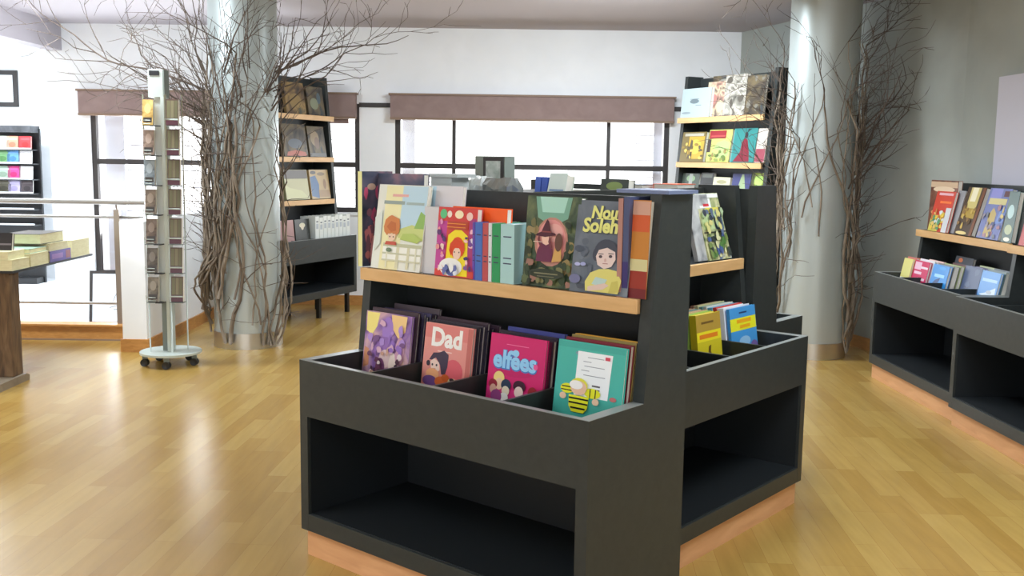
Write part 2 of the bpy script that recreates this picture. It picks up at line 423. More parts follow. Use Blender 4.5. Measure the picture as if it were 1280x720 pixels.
# ------------------------------------------------------------------ books on the island, front shelf (frame B0: a, b, z)
ZF = 1.0755
G = 'books on the front shelf of the island'
P_flower = paint('night_flower_print', [(44, 50, 68), (66, 74, 94), (96, 92, 112), (150, 112, 124)], 7, .35)
book('thin book with cream spine standing edge-on at the end of the front shelf', put_spine(B0, -.022, .335, ZF, .028), .16, .372, .028, P_flower, [('e', .3, .84, .14, .035, (206, 176, 156))] + blobs(71, [(208, 92, 130), (190, 84, 116), (150, 104, 118)], 8, (.1, .9), (.5, .78), (.06, .14)) + blobs(72, [(206, 128, 132), (190, 116, 112), (226, 160, 160), (120, 84, 96)], 22, (.08, .92), (.03, .45), (.07, .16)), pages=M_cream, group=G, spine=(232, 229, 160))
book('dark navy flowered book behind the cream comic on the front shelf', put(B0, .012, .405, ZF, .03, .02), .255, .365, .03, P_flower,
     [('e', .12, .72, .07, .06, (214, 92, 132)), ('e', .1, .58, .05, .05, (196, 84, 120)), ('e', .28, .8, .1, .07, (206, 176, 150)), ('r', .3, .6, .42, .74, (188, 164, 84)),
      ('e', .14, .3, .1, .12, (206, 120, 128)), ('e', .2, .14, .14, .1, (198, 130, 110))], group=G)
sky = (186, 214, 230); crm = (232, 228, 196)
book('large cream comic with orange-haired child and white fence on its cover', put(B0, .07, .318, ZF, .02, .16), .268, .325, .02, (226, 228, 218),
     [('r', .16, 0, .55, .99, (234, 228, 178)), ('r', .5, .45, .99, .99, sky), ('p', [(.5, .38), (.99, .36), (.99, .5), (.75, .54), (.5, .48)], (198, 208, 130)), ('p', [(.8, .5), (.99, .5), (.99, .66), (.9, .7)], (142, 182, 96)),
      ('r', .3, .86, .62, .89, (226, 170, 162)), ('r', .14, .77, .56, .81, (150, 164, 158)), ('r', .6, .77, .95, .8, (160, 178, 176)),
      ('r', .22, .12, .99, .3, (238, 238, 228)), ('r', .22, .27, .99, .31, (190, 192, 160)), ('r', .5, .02, .56, .27, (214, 210, 178)), ('r', .22, .18, .99, .2, (196, 196, 168)), ('r', .72, .02, .77, .27, (214, 210, 178)), ('r', .3, .02, .33, .27, (222, 220, 196)), ('r', .88, .02, .91, .27, (222, 220, 196)), ('r', .22, .1, .99, .12, (206, 204, 176)), ('p', [(.55, .36), (.9, .33), (.99, .38), (.8, .44), (.6, .43)], (176, 196, 104)), ('p', [(.0, .6), (.14, .7), (.16, .3), (.04, .2)], (214, 222, 214)), 
      ('p', [(.2, .5), (.22, .58), (.28, .62), (.34, .64), (.42, .62), (.5, .6), (.53, .52), (.52, .44), (.46, .4), (.38, .43), (.28, .4), (.22, .44)], (204, 126, 70)), ('p', [(.26, .5), (.34, .57), (.44, .55), (.46, .46), (.36, .44)], (188, 104, 54)), ('p', [(.3, .42), (.46, .42), (.46, .36), (.4, .33), (.33, .35)], (236, 204, 178)), ('p', [(.28, .33), (.48, .33), (.5, .29), (.26, .29)], (196, 84, 66)), ('e', .35, .385, .012, .009, (70, 50, 40)), ('e', .42, .385, .012, .009, (70, 50, 40)), ('e', .36, .23, .06, .025, (110, 130, 104))], group=G)
book('pale lilac album standing behind the cream comic with orange-haired child', put(B0, .275, .372, ZF, .02, .13), .195, .325, .02, (216, 212, 216), [('r', .0, .0, .3, .99, sky)], group=G)
book('plain grey-white book between the cream comic and the red manga', put(B0, .33, .335, ZF, .025, .08), .11, .248, .025, (206, 205, 208), group=G)
book('thick red manga with yellow sunburst and red-capped figure on its cover', put(B0, .418, .315, ZF, .03, .1), .19, .25, .03, (206, 66, 62),
     [('r', .0, .1, .25, .8, (190, 70, 150)), ('r', .82, .1, .99, .85, (170, 60, 120)), ('p', [(.25, .02), (.85, .02), (.8, .6), (.55, .72), (.3, .6)], (240, 216, 40)),
      ('e', .14, .9, .09, .07, (96, 190, 130)), ('e', .3, .9, .06, .05, (240, 220, 210)), ('e', .55, .9, .11, .06, (244, 226, 190)), ('e', .82, .88, .08, .06, (240, 200, 190)),
      ('r', .28, .68, .8, .8, (186, 70, 50)), ('e', .56, .42, .17, .16, (222, 80, 38)), ('e', .56, .34, .1, .09, (238, 206, 186)), ('e', .42, .14, .3, .13, (238, 236, 232)), ('e', .45, .09, .14, .08, (90, 100, 160)),
      ('e', .5, .36, .014, .012, (60, 40, 40)), ('e', .62, .36, .014, .012, (60, 40, 40)), ('p', [(.38, .48), (.5, .56), (.74, .5), (.76, .4), (.7, .3), (.68, .42), (.44, .42), (.42, .3), (.36, .38)], (214, 70, 34))] + blobs(51, [(230, 150, 150), (222, 150, 190), (90, 50, 110), (240, 210, 200), (60, 40, 80)], 14, (.03, .24), (.1, .8), (.03, .07)) + blobs(52, [(240, 190, 200), (120, 70, 150), (230, 220, 230), (60, 50, 110)], 14, (.8, .97), (.1, .82), (.03, .07)) + [('r', .3, .76, .78, .77, (230, 150, 60)), ('r', .3, .71, .78, .72, (230, 150, 60))] + blobs(53, [(236, 236, 236), (100, 110, 170), (220, 226, 240)], 8, (.2, .8), (.02, .18), (.05, .1)) + [('e', .1, .42, .05, .04, (230, 150, 150))], group=G)
book('plain bright orange book behind the red manga and the striped spines', put(B0, .44, .375, ZF, .03, .06), .262, .252, .03, (244, 98, 36), group=G)
for col, x, t, nm in [((104, 78, 170), .602, .012, 'purple'), ((72, 110, 186), .615, .034, 'royal blue'), ((186, 82, 86), .650, .026, 'dusty red'), ((214, 218, 222), .677, .016, 'white'),
                      ((46, 148, 92), .694, .038, 'green'), ((168, 206, 206), .733, .062, 'pale aqua')]:
    book(nm + ' spine in the row of slim books beside the red manga', put_spine(B0, x, .318, ZF, t), .15, .205, t - .001, col, group='striped spines on the front shelf', pages=M_paper,
         spine_art=[('r', .2, .78, .8, .8, (60, 60, 90)), ('r', .2, .42, .8, .44, (60, 60, 90)), ('r', .2, .33, .8, .35, (60, 60, 90))])
P_forest = paint('forest_print', [(36, 44, 36), (64, 82, 62), (120, 128, 88)], 14, .35)
book('dark green book with girl in witch hat inside a pink oval', put(B0, .826, .325, ZF, .03, .09), .225, .305, .03, P_forest,
     [('p', [(.16, .99), (.84, .99), (.78, .76), (.6, .7), (.4, .7), (.22, .76)], (120, 168, 148)), ('p', [(.24, .99), (.76, .99), (.7, .82), (.3, .82)], (170, 216, 202)),
      ('e', .5, .5, .31, .27, (190, 134, 120)), ('e', .5, .51, .27, .235, (222, 146, 144)), ('e', .55, .6, .16, .1, (230, 170, 164))] +
     blobs(31, [(66, 82, 56), (112, 108, 70), (150, 132, 90), (48, 58, 44)], 16, (.03, .22), (.2, .7), (.04, .09)) + blobs(32, [(66, 82, 56), (150, 130, 84), (110, 96, 62), (48, 58, 44)], 16, (.78, .97), (.2, .7), (.04, .09)) +
     [('p', [(.26, .28), (.58, .28), (.56, .42), (.5, .5), (.36, .5), (.28, .4)], (104, 42, 74)), ('p', [(.56, .28), (.74, .3), (.72, .46), (.62, .48)], (204, 158, 92)), ('e', .67, .5, .07, .1, (96, 62, 52)), ('p', [(.34, .56), (.52, .56), (.5, .48), (.44, .46), (.37, .48)], (234, 190, 170)), ('p', [(.3, .58), (.36, .44), (.33, .44), (.27, .52)], (112, 54, 60)), ('p', [(.5, .58), (.56, .44), (.53, .42), (.48, .5)], (112, 54, 60)),
      ('p', [(.24, .56), (.42, .55), (.62, .575), (.6, .595), (.52, .605), (.47, .72), (.44, .745), (.4, .7), (.34, .605), (.25, .58)], (78, 32, 48)), ('r', .35, .6, .52, .615, (140, 70, 70)), ('r', .2, .49, .36, .497, (226, 206, 190))] +
     blobs(33, [(50, 66, 46), (88, 100, 66), (40, 50, 40), (120, 118, 80), (150, 110, 96)], 26, (.06, .94), (.03, .27), (.04, .1)) + [('e', .5, .15, .34, .055, (44, 54, 42)), ('r', .28, .145, .72, .158, (130, 128, 100)), ('r', .34, .115, .66, .124, (110, 110, 86))], group=G)
P_slate = paint('slate_print', [(78, 86, 98), (98, 106, 118), (120, 128, 138)], 7, .35)
YL = (222, 222, 128)
book('slate grey comic with yellow lettering and figure in yellow shirt', put(B0, 1.04, .308, ZF, .022, .15), .225, .298, .022, P_slate,
     blobs(41, [(88, 96, 110), (70, 78, 92), (110, 118, 130)], 14, (.05, .9), (.05, .6), (.04, .12)) +
     [('t', 'Nouvn', .60, .865, .055, (60, 66, 70), .0032, .12), ('t', 'Nouvn', .595, .868, .055, YL, .0022, .12), ('r', .36, .80, .96, .812, YL), ('t', 'Soleha', .50, .72, .062, (60, 66, 70), .0034, .08), ('t', 'Soleha', .495, .724, .062, YL, .0024, .08),
      ('e', .58, .45, .2, .14, (62, 66, 80)), ('e', .42, .42, .06, .07, (62, 66, 80)), ('p', [(.42, .4), (.46, .31), (.58, .27), (.7, .3), (.76, .38), (.74, .46), (.6, .5), (.46, .47)], (222, 200, 194)), ('e', .5, .4, .03, .016, (70, 60, 70)), ('e', .67, .41, .03, .016, (70, 60, 70)), ('r', .46, .425, .55, .433, (60, 54, 62)), ('r', .63, .435, .72, .443, (60, 54, 62)), ('r', .55, .325, .64, .332, (160, 104, 104)), ('e', .59, .365, .02, .02, (206, 170, 164)),
      ('p', [(.3, .02), (.86, .02), (.9, .16), (.8, .26), (.66, .275), (.5, .265), (.36, .22), (.28, .12)], (214, 206, 116)), ('p', [(.4, .1), (.6, .08), (.66, .16), (.46, .18)], (178, 204, 200)), ('p', [(.34, .02), (.6, .05), (.7, .1), (.62, .12), (.34, .07)], (216, 190, 178)), ('p', [(.7, .02), (.88, .04), (.84, .16), (.74, .14)], (196, 186, 96)),
      ('e', .12, .3, .05, .02, (176, 180, 222)), ('e', .22, .305, .05, .02, (160, 166, 210)), ('e', .1, .14, .1, .05, (112, 114, 150))], group=G)
book('book with dusty pink spine standing edge-on beside the end panel of the front shelf', put_spine(B0, 1.222, .31, ZF, .018), .17, .31, .017, (176, 128, 118), group=G)
book('book with slate blue spine standing edge-on beside the orange-covered book', put_spine(B0, 1.2405, .312, ZF, .022), .17, .315, .021, (76, 84, 120), group=G,
     spine_art=[('r', 0, .1, 1, .36, (58, 50, 110))])
book('narrow orange and rust book squeezed against the end panel of the front shelf', put(B0, 1.2635, .318, ZF, .03, .05), .064, .305, .03, (196, 128, 54),
     [('r', 0, .85, .99, .99, (206, 160, 140)), ('r', 0, .68, .99, .85, (206, 92, 50)), ('r', 0, .28, .99, .4, (208, 200, 150)), ('r', 0, 0, .99, .28, (150, 52, 40)), ('r', 0, .0, .99, .1, (112, 34, 40))], group=G)
tag(MB().prism([(1.16, .39), (1.372, .36), (1.375, .535), (1.17, .56)], 'z', 1.4015, 1.413, mat('folder_blue', (112, 124, 158), .5)).build('folder', None, B0), 'slate blue folder lying flat on the end panel top of the island', 'folder')

# goods on the island top
ZTOP = 1.361
G2 = 'goods on the island top'
P_purple = paint('purple_print', [(48, 30, 46), (78, 48, 74)], 12, .35)
book('dark purple book standing on the island top behind the cream comic', put(B0, -.10, .60, ZTOP, .03, .05), .17, .075, .03, P_purple, [('e', .5, .6, .2, .2, (140, 96, 136))], group=G2)
bx = empty('small_carton', B0 @ T(.10, .62, ZTOP), 'pale grey small carton on the island top beside the purple book', 'box')
MB().box(0, 0, 0, .115, .1, .066, mat('carton_grey', (198, 204, 202), .7)).build('carton_body', bx); MB().box(-.006, -.006, .066, .15, .106, .08, mat('carton_lid', (190, 197, 195), .7)).build('carton_lid', bx)
bx = empty('display_box', B0 @ T(-.085, 1.14, ZTOP) @ RZ(.22), 'grey shadow box with dark framed picture standing on the island top', 'box')
MB().box(-.028, -.02, 0, .125, .08, .155, mat('shadow_box_grey', (128, 136, 128), .6)).build('box_body', bx, bevel=.002)
fr = MB().box(.018, -.026, .012, .03, -.02, .15, M_frame).box(.106, -.026, .012, .12, -.02, .15, M_frame).box(.03, -.026, .012, .106, -.02, .03, M_frame).box(.03, -.026, .134, .106, -.02, .15, M_frame)
fr.build('picture_frame', bx)
MB().box(.03, -.024, .03, .106, -.0205, .134, paint('pale_picture', [(150, 164, 156), (206, 212, 208)], 30, .5)).build('picture', bx)
def bag(label, a, b, w, d_, h, m, seed):
    rg = random.Random(seed); mb = MB(); nx, ny = 7, 4; vs = []; fs = []
    for k in range(3):
        for j in range(ny):
            for i in range(nx):
                q = .85 if k == 2 else 1.0
                x = (i / (nx - 1) - .5) * w * q + rg.uniform(-.006, .006); y = (j / (ny - 1) - .5) * d_ * (q if k < 2 else .6) + rg.uniform(-.006, .006)
                z = (0 if k == 0 else h * k / 2 + rg.uniform(-.012, .012))
                vs.append((x, y, max(0, z)))
    idx = lambda i, j, k: k * nx * ny + j * nx + i
    for j in range(ny - 1):
        for i in range(nx - 1):
            fs.append((idx(i, j, 2), idx(i + 1, j, 2), idx(i + 1, j + 1, 2), idx(i, j + 1, 2))); fs.append((idx(i, j, 0), idx(i, j + 1, 0), idx(i + 1, j + 1, 0), idx(i + 1, j, 0)))
    for k in range(2):
        for i in range(nx - 1):
            fs.append((idx(i, 0, k), idx(i + 1, 0, k), idx(i + 1, 0, k + 1), idx(i, 0, k + 1))); fs.append((idx(i + 1, ny - 1, k), idx(i, ny - 1, k), idx(i, ny - 1, k + 1), idx(i + 1, ny - 1, k + 1)))
        for j in range(ny - 1):
            fs.append((idx(0, j + 1, k), idx(0, j, k), idx(0, j, k + 1), idx(0, j + 1, k + 1))); fs.append((idx(nx - 1, j, k), idx(nx - 1, j + 1, k), idx(nx - 1, j + 1, k + 1), idx(nx - 1, j, k + 1)))
    mb.add(vs, fs, m)
    return tag(mb.build('wrapped_parcel', None, B0 @ T(a, b, ZTOP)), label, 'parcel', G2)
bag('white plastic-wrapped parcel on the island top under the shadow box', .20, .80, .10, .1, .062, mat('white_wrap', (214, 218, 216), .25), 3)
bag('silver crinkled wrapped parcel on the island top beside the white wrapped one', .33, .80, .13, .1, .06, mat('silver_wrap', (160, 164, 162), .18, .5), 5)
for i, (nm, x) in enumerate([('bright blue book nearer the silver parcel', .49), ('bright blue book beside the white and green book', .522)]):
    book(nm + ', leaning on the island top', put_spine(B0, x, .80, ZTOP, .03, .1), .12, .075, .027, [(70, 104, 196), (62, 92, 184)][i], group=G2)
book('white and pale green book lying on the island top beside two blue books', put(B0, .556, .80, ZTOP, .05, .25), .085, .08, .05, (206, 220, 210), [('r', .1, .1, .9, .2, (96, 130, 170))], group=G2)
RB = RU     # things resting on the back rail of the side unit
book('dark green box book standing on the island top behind the slate grey comic', put(B0, .50, 1.24, ZTOP, .05, .1), .14, .06, .05, (58, 66, 60), [('e', .5, .5, .3, .3, (140, 160, 90))], group=G2)
book('flat white pad lying on the island top behind the slate grey comic', put_flat(B0, .42, 1.02, ZTOP + .022, .12), .15, .12, .022, (232, 232, 216), group=G2, hard=False)
book('flat orange book lying at the far end of the island top', put_flat(B0, .50, 1.66, ZTOP + .04, .16), .13, .16, .04, (230, 106, 70), group=G2)
book('flat dark blue book lying beside the orange one on the island top', put_flat(B0, .34, 1.6, ZTOP + .035, .16), .14, .16, .035, (66, 72, 92), [('r', .1, .1, .7, .8, (190, 200, 210))], group=G2)

# ------------------------------------------------------------------ bins of the island, front (albums leaning back)
ZBIN = .656
ORD = ['first', 'second', 'third', 'fourth', 'fifth', 'sixth', 'seventh', 'eighth', 'ninth']
NAMES = {(44, 34, 52): 'dark plum', (70, 62, 84): 'greyish violet', (36, 32, 44): 'blackish', (84, 76, 110): 'dusty violet', (58, 40, 52): 'dark maroon', (52, 48, 62): 'dark slate',
         (64, 58, 70): 'dim grey', (92, 80, 88): 'mauve grey', (110, 30, 60): 'deep crimson', (56, 62, 130): 'indigo', (80, 88, 160): 'violet blue', (46, 56, 120): 'navy',
         (122, 34, 48): 'wine red', (196, 150, 66): 'ochre', (140, 120, 66): 'olive', (90, 34, 34): 'dark red', (212, 160, 58): 'golden'}
CUT = .085
def crop(art, h):
    h2 = h - CUT; f = lambda v: max(.0, (v * h - CUT) / h2); out = []
    for a in art:
        if a[0] == 'r':
            if a[4] * h > CUT: out.append(('r', a[1], f(a[2]), a[3], f(a[4]), a[5]))
        elif a[0] == 'e':
            if (a[2] - a[4]) * h > CUT: out.append(('e', a[1], f(a[2]), a[3], a[4] * h / h2, a[5]))
        elif a[0] == 'p': out.append(('p', [(p[0], f(p[1])) for p in a[1]], a[2]))
        else: out.append(a[:3] + (f(a[3]),) + a[4:])
    return out
def stack(U, x, y, z, w, h, spec, lean, front, group, gap=.004, jit=.012, seed=1, kind='album'):
    """spec: list of (colour, thickness) behind the front cover"""
    rg = random.Random(seed)
    for i, (c, t) in enumerate(spec):
        dx = rg.uniform(-jit, jit); hh = h - CUT + rg.uniform(-.015, .015)
        book('%s %s, %s behind %s' % (NAMES.get(c, 'coloured'), kind, ORD[i], front), put(U, x + dx, y, z, t, lean), w, hh, t, c, group=group, name='album', cat='comic album')
        y += t / math.cos(lean) + gap
    return y
GB = 'comic albums in the front bin of the island'
P_fant = paint('fantasy_print', [(84, 48, 88), (142, 104, 168), (206, 164, 170), (232, 190, 120)], 8, .35)
LN = .13; YB0 = .255
def front(label, U, x, y, w, h, t, cover, art, lean=LN, group=GB):
    book(label, put(U, x, y, ZBIN, t, lean), w, h - CUT, t, cover, crop(art, h), group=group, name='album', cat='comic album')
    return y + t / math.cos(lean) + .004
y = front('purple and gold fantasy album, front of the bin stack at the plain end', B0, .083, YB0, .25, .345, .012, P_fant,
          [('p', [(.02, .99), (.3, .99), (.26, .84), (.16, .74), (.03, .78)], (240, 222, 130)), ('p', [(.02, .6), (.12, .58), (.14, .4), (.02, .36)], (206, 140, 106)), ('p', [(.56, .99), (.9, .99), (.88, .82), (.74, .74), (.6, .84)], (240, 200, 136)), ('e', .5, .82, .12, .14, (160, 122, 196)), ('e', .45, .62, .3, .12, (146, 104, 172)), ('e', .5, .5, .14, .1, (220, 190, 190)), ('e', .66, .44, .08, .14, (232, 212, 200)),
           ('e', .4, .4, .1, .1, (120, 70, 110)), ('e', .35, .32, .16, .1, (84, 54, 70)), ('e', .8, .6, .1, .16, (200, 150, 170))] + blobs(61, [(150, 110, 186), (176, 140, 206), (120, 80, 130), (214, 170, 190)], 22, (.15, .9), (.5, .92), (.03, .09)) + blobs(62, [(226, 206, 206), (110, 64, 90), (84, 54, 70), (196, 150, 130), (60, 40, 60)], 22, (.2, .9), (.28, .58), (.03, .08)))
stack(B0, .086, y, ZBIN, .25, .345, [((58, 40, 52), .012), ((44, 34, 52), .014), ((70, 62, 84), .012), ((36, 32, 44), .014), ((84, 76, 110), .012), ((58, 40, 52), .012), ((44, 34, 52), .014), ((92, 80, 88), .012)], LN, 'the purple and gold fantasy album', GB, seed=2)
pk = (226, 140, 130)
y = front('salmon pink album lettered Dad in the front bin', B0, .402, YB0 + .005, .235, .335, .014, (226, 146, 136),
          [('r', .0, .84, .99, .99, (220, 128, 122)), ('r', .9, 0, .99, .99, (196, 108, 100)), ('e', .45, .4, .44, .2, (224, 172, 164)), ('t', 'Dad', .47, .845, .092, (246, 240, 232), .0035), ('r', .3, .7, .6, .712, (240, 200, 190)),
           ('e', .66, .5, .2, .14, (216, 96, 106)), ('p', [(.14, .6), (.22, .68), (.34, .69), (.44, .72), (.54, .68), (.54, .55), (.5, .46), (.42, .46), (.38, .56), (.28, .63), (.2, .6)], (66, 52, 72)), ('p', [(.17, .58), (.25, .62), (.36, .58), (.38, .5), (.3, .46), (.2, .49)], (240, 208, 192)), ('e', .22, .55, .018, .013, (50, 40, 50)), ('e', .31, .55, .018, .013, (50, 40, 50)), ('e', .13, .56, .04, .03, (60, 48, 60)), ('r', .23, .505, .3, .511, (170, 90, 90)), ('e', .24, .45, .14, .06, (236, 168, 120)), ('e', .2, .37, .16, .06, (110, 72, 130)),
           ('e', .46, .38, .16, .06, (214, 104, 52)), ('e', .52, .43, .08, .04, (196, 90, 40)), ('e', .68, .4, .1, .04, (204, 190, 140)), ('e', .66, .42, .05, .02, (60, 50, 50))])
stack(B0, .404, y, ZBIN, .25, .338, [((36, 32, 44), .012), ((64, 58, 70), .014), ((52, 48, 62), .012), ((58, 40, 52), .014), ((44, 34, 52), .012), ((58, 40, 52), .014)], LN, 'the salmon pink Dad album', GB, seed=3)
mg = (206, 34, 106)
y = front('magenta album lettered elfees in the front bin', B0, .725, YB0, .245, .335, .012, mg,
          [('r', .0, .0, .99, .45, (222, 52, 132)), ('e', .48, .68, .4, .1, (196, 30, 98)), ('t', 'elfees', .475, .735, .083, (70, 120, 190), .006), ('t', 'elfees', .47, .74, .083, (150, 206, 240), .003), ('e', .48, .825, .06, .035, (150, 206, 240)),
           ('r', .3, .9, .7, .908, (232, 120, 160)), ('e', .85, .72, .04, .03, (236, 90, 150)),
           ('e', .22, .55, .1, .07, (236, 208, 130)), ('e', .23, .49, .07, .06, (238, 200, 170)), ('e', .12, .48, .08, .05, (150, 40, 60)), ('e', .13, .43, .06, .05, (220, 170, 150)), ('e', .36, .49, .09, .06, (46, 60, 84)), ('e', .36, .43, .07, .05, (238, 224, 200)), ('e', .34, .36, .08, .05, (240, 238, 232)),
           ('e', .6, .5, .11, .06, (66, 30, 50)), ('e', .6, .44, .08, .06, (240, 214, 206)), ('e', .2, .36, .1, .07, (150, 70, 130)), ('e', .84, .46, .08, .06, (150, 40, 50)), ('e', .76, .4, .1, .03, (206, 196, 150)), ('e', .88, .4, .07, .04, (232, 190, 180)), ('e', .12, .3, .1, .07, (206, 110, 120))])
stack(B0, .727, y, ZBIN, .25, .34, [((110, 30, 60), .01), ((58, 40, 52), .02), ((44, 34, 52), .014), ((56, 62, 130), .016), ((80, 88, 160), .016), ((46, 56, 120), .016)], LN, 'the magenta elfees album', GB, seed=4)
tl = (72, 178, 164)
def up(a, dv):
    if a[0] == 'r': return ('r', a[1], a[2] + dv, a[3], a[4] + dv, a[5])
    if a[0] == 'e': return ('e', a[1], a[2] + dv, a[3], a[4], a[5])
    return ('p', [(p[0], p[1] + dv) for p in a[1]], a[2])
bee = [('e', .20, .43, .1, .045, (226, 226, 40)), ('r', .11, .41, .3, .42, (24, 24, 24)), ('r', .12, .44, .28, .45, (24, 24, 24)), ('e', .58, .42, .12, .045, (226, 226, 40)), ('r', .54, .38, .555, .46, (24, 24, 24)), ('r', .62, .38, .635, .46, (24, 24, 24)),
       ('e', .15, .36, .05, .03, (232, 200, 170)), ('e', .64, .35, .05, .03, (232, 200, 170)),
       ('p', [(.24, .38), (.54, .38), (.53, .28), (.48, .23), (.3, .23), (.25, .28)], (230, 232, 44)), ('r', .245, .345, .535, .36, (20, 20, 20)), ('r', .25, .305, .53, .32, (20, 20, 20)), ('r', .28, .26, .5, .275, (20, 20, 20)),
       ('e', .38, .47, .13, .07, (226, 220, 70)), ('e', .38, .45, .12, .065, (230, 190, 160)), ('e', .34, .475, .1, .04, (244, 240, 236))]
bee = [up(a, .14) for a in bee]
y = front('teal album with a white sheet and yellow-striped bee figure on its cover', B0, 1.04, YB0 - .03, .262, .355, .014, tl,
          [('r', .0, .94, .99, .99, (64, 166, 154)), ('e', .35, .9, .08, .02, (120, 150, 160)), ('p', [(.3, .52), (.8, .52), (.82, .92), (.31, .92)], (238, 242, 244)), ('r', .46, .87, .7, .876, (150, 155, 165)), ('r', .4, .83, .52, .836, (150, 155, 165)), ('r', .42, .79, .72, .796, (150, 155, 165)), ('r', .38, .75, .5, .756, (150, 155, 165)),
           ('r', .42, .71, .74, .716, (140, 145, 155)), ('r', .56, .62, .68, .635, (90, 90, 96)), ('r', .56, .59, .68, .6, (90, 90, 96)), ('r', .72, .87, .79, .9, (206, 70, 90)), ('e', .88, .54, .05, .02, (190, 110, 110))] + bee)
stack(B0, 1.046, y + .012, ZBIN, .25, .352, [((122, 34, 48), .022), ((140, 120, 66), .014), ((212, 160, 58), .022), ((90, 34, 34), .016), ((196, 150, 66), .014)], LN, 'the teal album with the bee figure', GB, seed=5, jit=.006)

# ------------------------------------------------------------------ side unit: shelf and bin (frame RU: x along face, y inwards)
GS = 'books on the island side unit'
P_comic = paint('comic_panels', [(70, 84, 60), (150, 160, 110), (210, 206, 160), (100, 120, 150)], 16, .35)
book('comic magazine with white and red masthead leaning on the side shelf', put(RU, 1.01, .335, ZF, .012, .3), .20, .30, .012, P_comic,
     [('r', .0, .93, .99, .99, (236, 236, 236)), ('r', .1, .78, .6, .92, (240, 240, 236)), ('r', .25, .86, .5, .9, (206, 60, 70)), ('r', .25, .8, .5, .84, (206, 60, 70)), ('r', .3, .7, .95, .78, (226, 214, 90)), ('r', .05, .45, .55, .68, (186, 206, 150)), ('r', .58, .45, .95, .66, (90, 110, 130)),
      ('r', .02, .4, .98, .42, (40, 44, 44)), ('r', .48, .04, .5, .4, (40, 44, 44))] + blobs(81, [(80, 120, 60), (70, 90, 140), (206, 206, 160), (50, 60, 56), (110, 130, 70)], 30, (.05, .95), (.03, .38), (.05, .12)) + blobs(82, [(96, 110, 136), (206, 200, 130), (60, 66, 76), (170, 190, 150)], 24, (.06, .94), (.44, .72), (.05, .12)), group=GS, hard=False)
book('grey photo magazine behind the comic with red masthead on the side shelf', put(RU, .93, .345, ZF, .02, .26), .18, .29, .02, paint('grey_photo', [(110, 112, 116), (176, 178, 180), (206, 208, 206)], 12, .35), group=GS, hard=False)
yb = [('r', .0, .68, .99, .99, (186, 150, 60)), ('r', .0, .5, .99, .68, (244, 224, 40)), ('r', .1, .55, .85, .63, (232, 130, 30)), ('r', .2, .82, .7, .86, (120, 90, 40)), ('p', [(.45, .4), (.55, .42), (.52, .3), (.6, .15), (.5, .06), (.55, .22), (.42, .3)], (110, 86, 30))]
book('yellow book with orange title band in the side bin beside the blue one', put(RU, .712, .2, ZBIN, .03, .12), .2, .225, .03, (214, 196, 40), yb, group=GS)
bb = [('r', .0, .56, .99, .8, (236, 232, 40)), ('r', .25, .7, .8, .77, (240, 170, 30)), ('r', .35, .6, .75, .66, (240, 170, 30)), ('r', .35, .88, .65, .91, (40, 60, 110)), ('e', .5, .34, .22, .1, (150, 196, 232)), ('e', .85, .2, .14, .12, (120, 96, 160)), ('e', .75, .1, .14, .06, (226, 226, 236))]
y = .265
book('sky blue book with yellow title band in the side bin', put(RU, .985, .19, ZBIN, .014, .14), .235, .225, .014, (70, 152, 216), bb, group=GS)
y = .212
for i, (c, t, nm) in enumerate([((232, 232, 236), .03, 'white'), ((206, 70, 66), .014, 'coral red'), ((120, 190, 226), .022, 'light blue'), ((226, 226, 214), .014, 'off-white'), ((120, 170, 170), .018, 'sea green'), ((206, 200, 150), .018, 'straw'), ((150, 110, 90), .016, 'tan')]):
    book('%s book in the side bin, %s behind the sky blue book' % (nm, ORD[i]), put(RU, .975 - .003 * i, y, ZBIN, t, .14), .235, .226 + .003 * (i % 2), t, c, group=GS); y += t / math.cos(.14) + .003
y = .24
for i, (c, t, nm) in enumerate([((170, 206, 96), .016, 'lime'), ((206, 170, 130), .03, 'buff'), ((110, 150, 150), .02, 'grey teal'), ((196, 150, 120), .02, 'peach')]):
    book('%s book in the side bin, %s behind the yellow book' % (nm, ORD[i]), put(RU, .712, y, ZBIN, t, .12), .2, .225, t, c, group=GS); y += t / math.cos(.12) + .003
tag(MB().box(0, 0, 0, .14, .003, .35, paint('grey_card', [(140, 140, 138), (110, 110, 112)], 20, .6)).build('card', None, put(RU, .70, .45, ZBIN, .003, .05)), 'tall grey card standing at the back of the side bin behind the yellow book', 'card')

# ------------------------------------------------------------------ wall display (frame WU)
GW = 'books on the wall display shelf'
ZW = 1.0555
book('brown landscape picture book at the far end of the wall shelf', put(WU, .0, .36, ZW, .03, .03), .40, .345, .03, paint('brown_print', [(70, 40, 34), (112, 70, 56), (150, 104, 84)], 9, .35),
     [('r', .0, .86, .99, .97, (206, 178, 148)), ('e', .5, .82, .4, .06, (226, 204, 176)), ('e', .3, .45, .14, .05, (170, 70, 56)), ('e', .25, .36, .16, .05, (214, 150, 96))], group=GW)
book('red and yellow children\'s book on the wall shelf beside the brown picture book', put(WU, .15, .295, ZW, .02, .2), .27, .275, .02, (206, 70, 52),
     [('r', .0, .0, .5, .4, (206, 196, 96)), ('e', .2, .2, .14, .1, (90, 150, 110)), ('r', .15, .9, .9, .96, (230, 180, 190)), ('r', .3, .7, .9, .76, (240, 120, 60)), ('e', .6, .35, .2, .14, (230, 196, 70)), ('r', .72, .0, .99, .6, (206, 210, 214))] + blobs(83, [(90, 150, 110), (230, 196, 70), (206, 216, 220), (196, 120, 60), (220, 190, 110)], 22, (.04, .7), (.03, .5), (.05, .12)), group=GW)
book('grey-backed book behind the red and yellow children\'s book on the wall shelf', put(WU, .27, .325, ZW, .018, .2), .22, .285, .018, (150, 152, 158), group=GW)
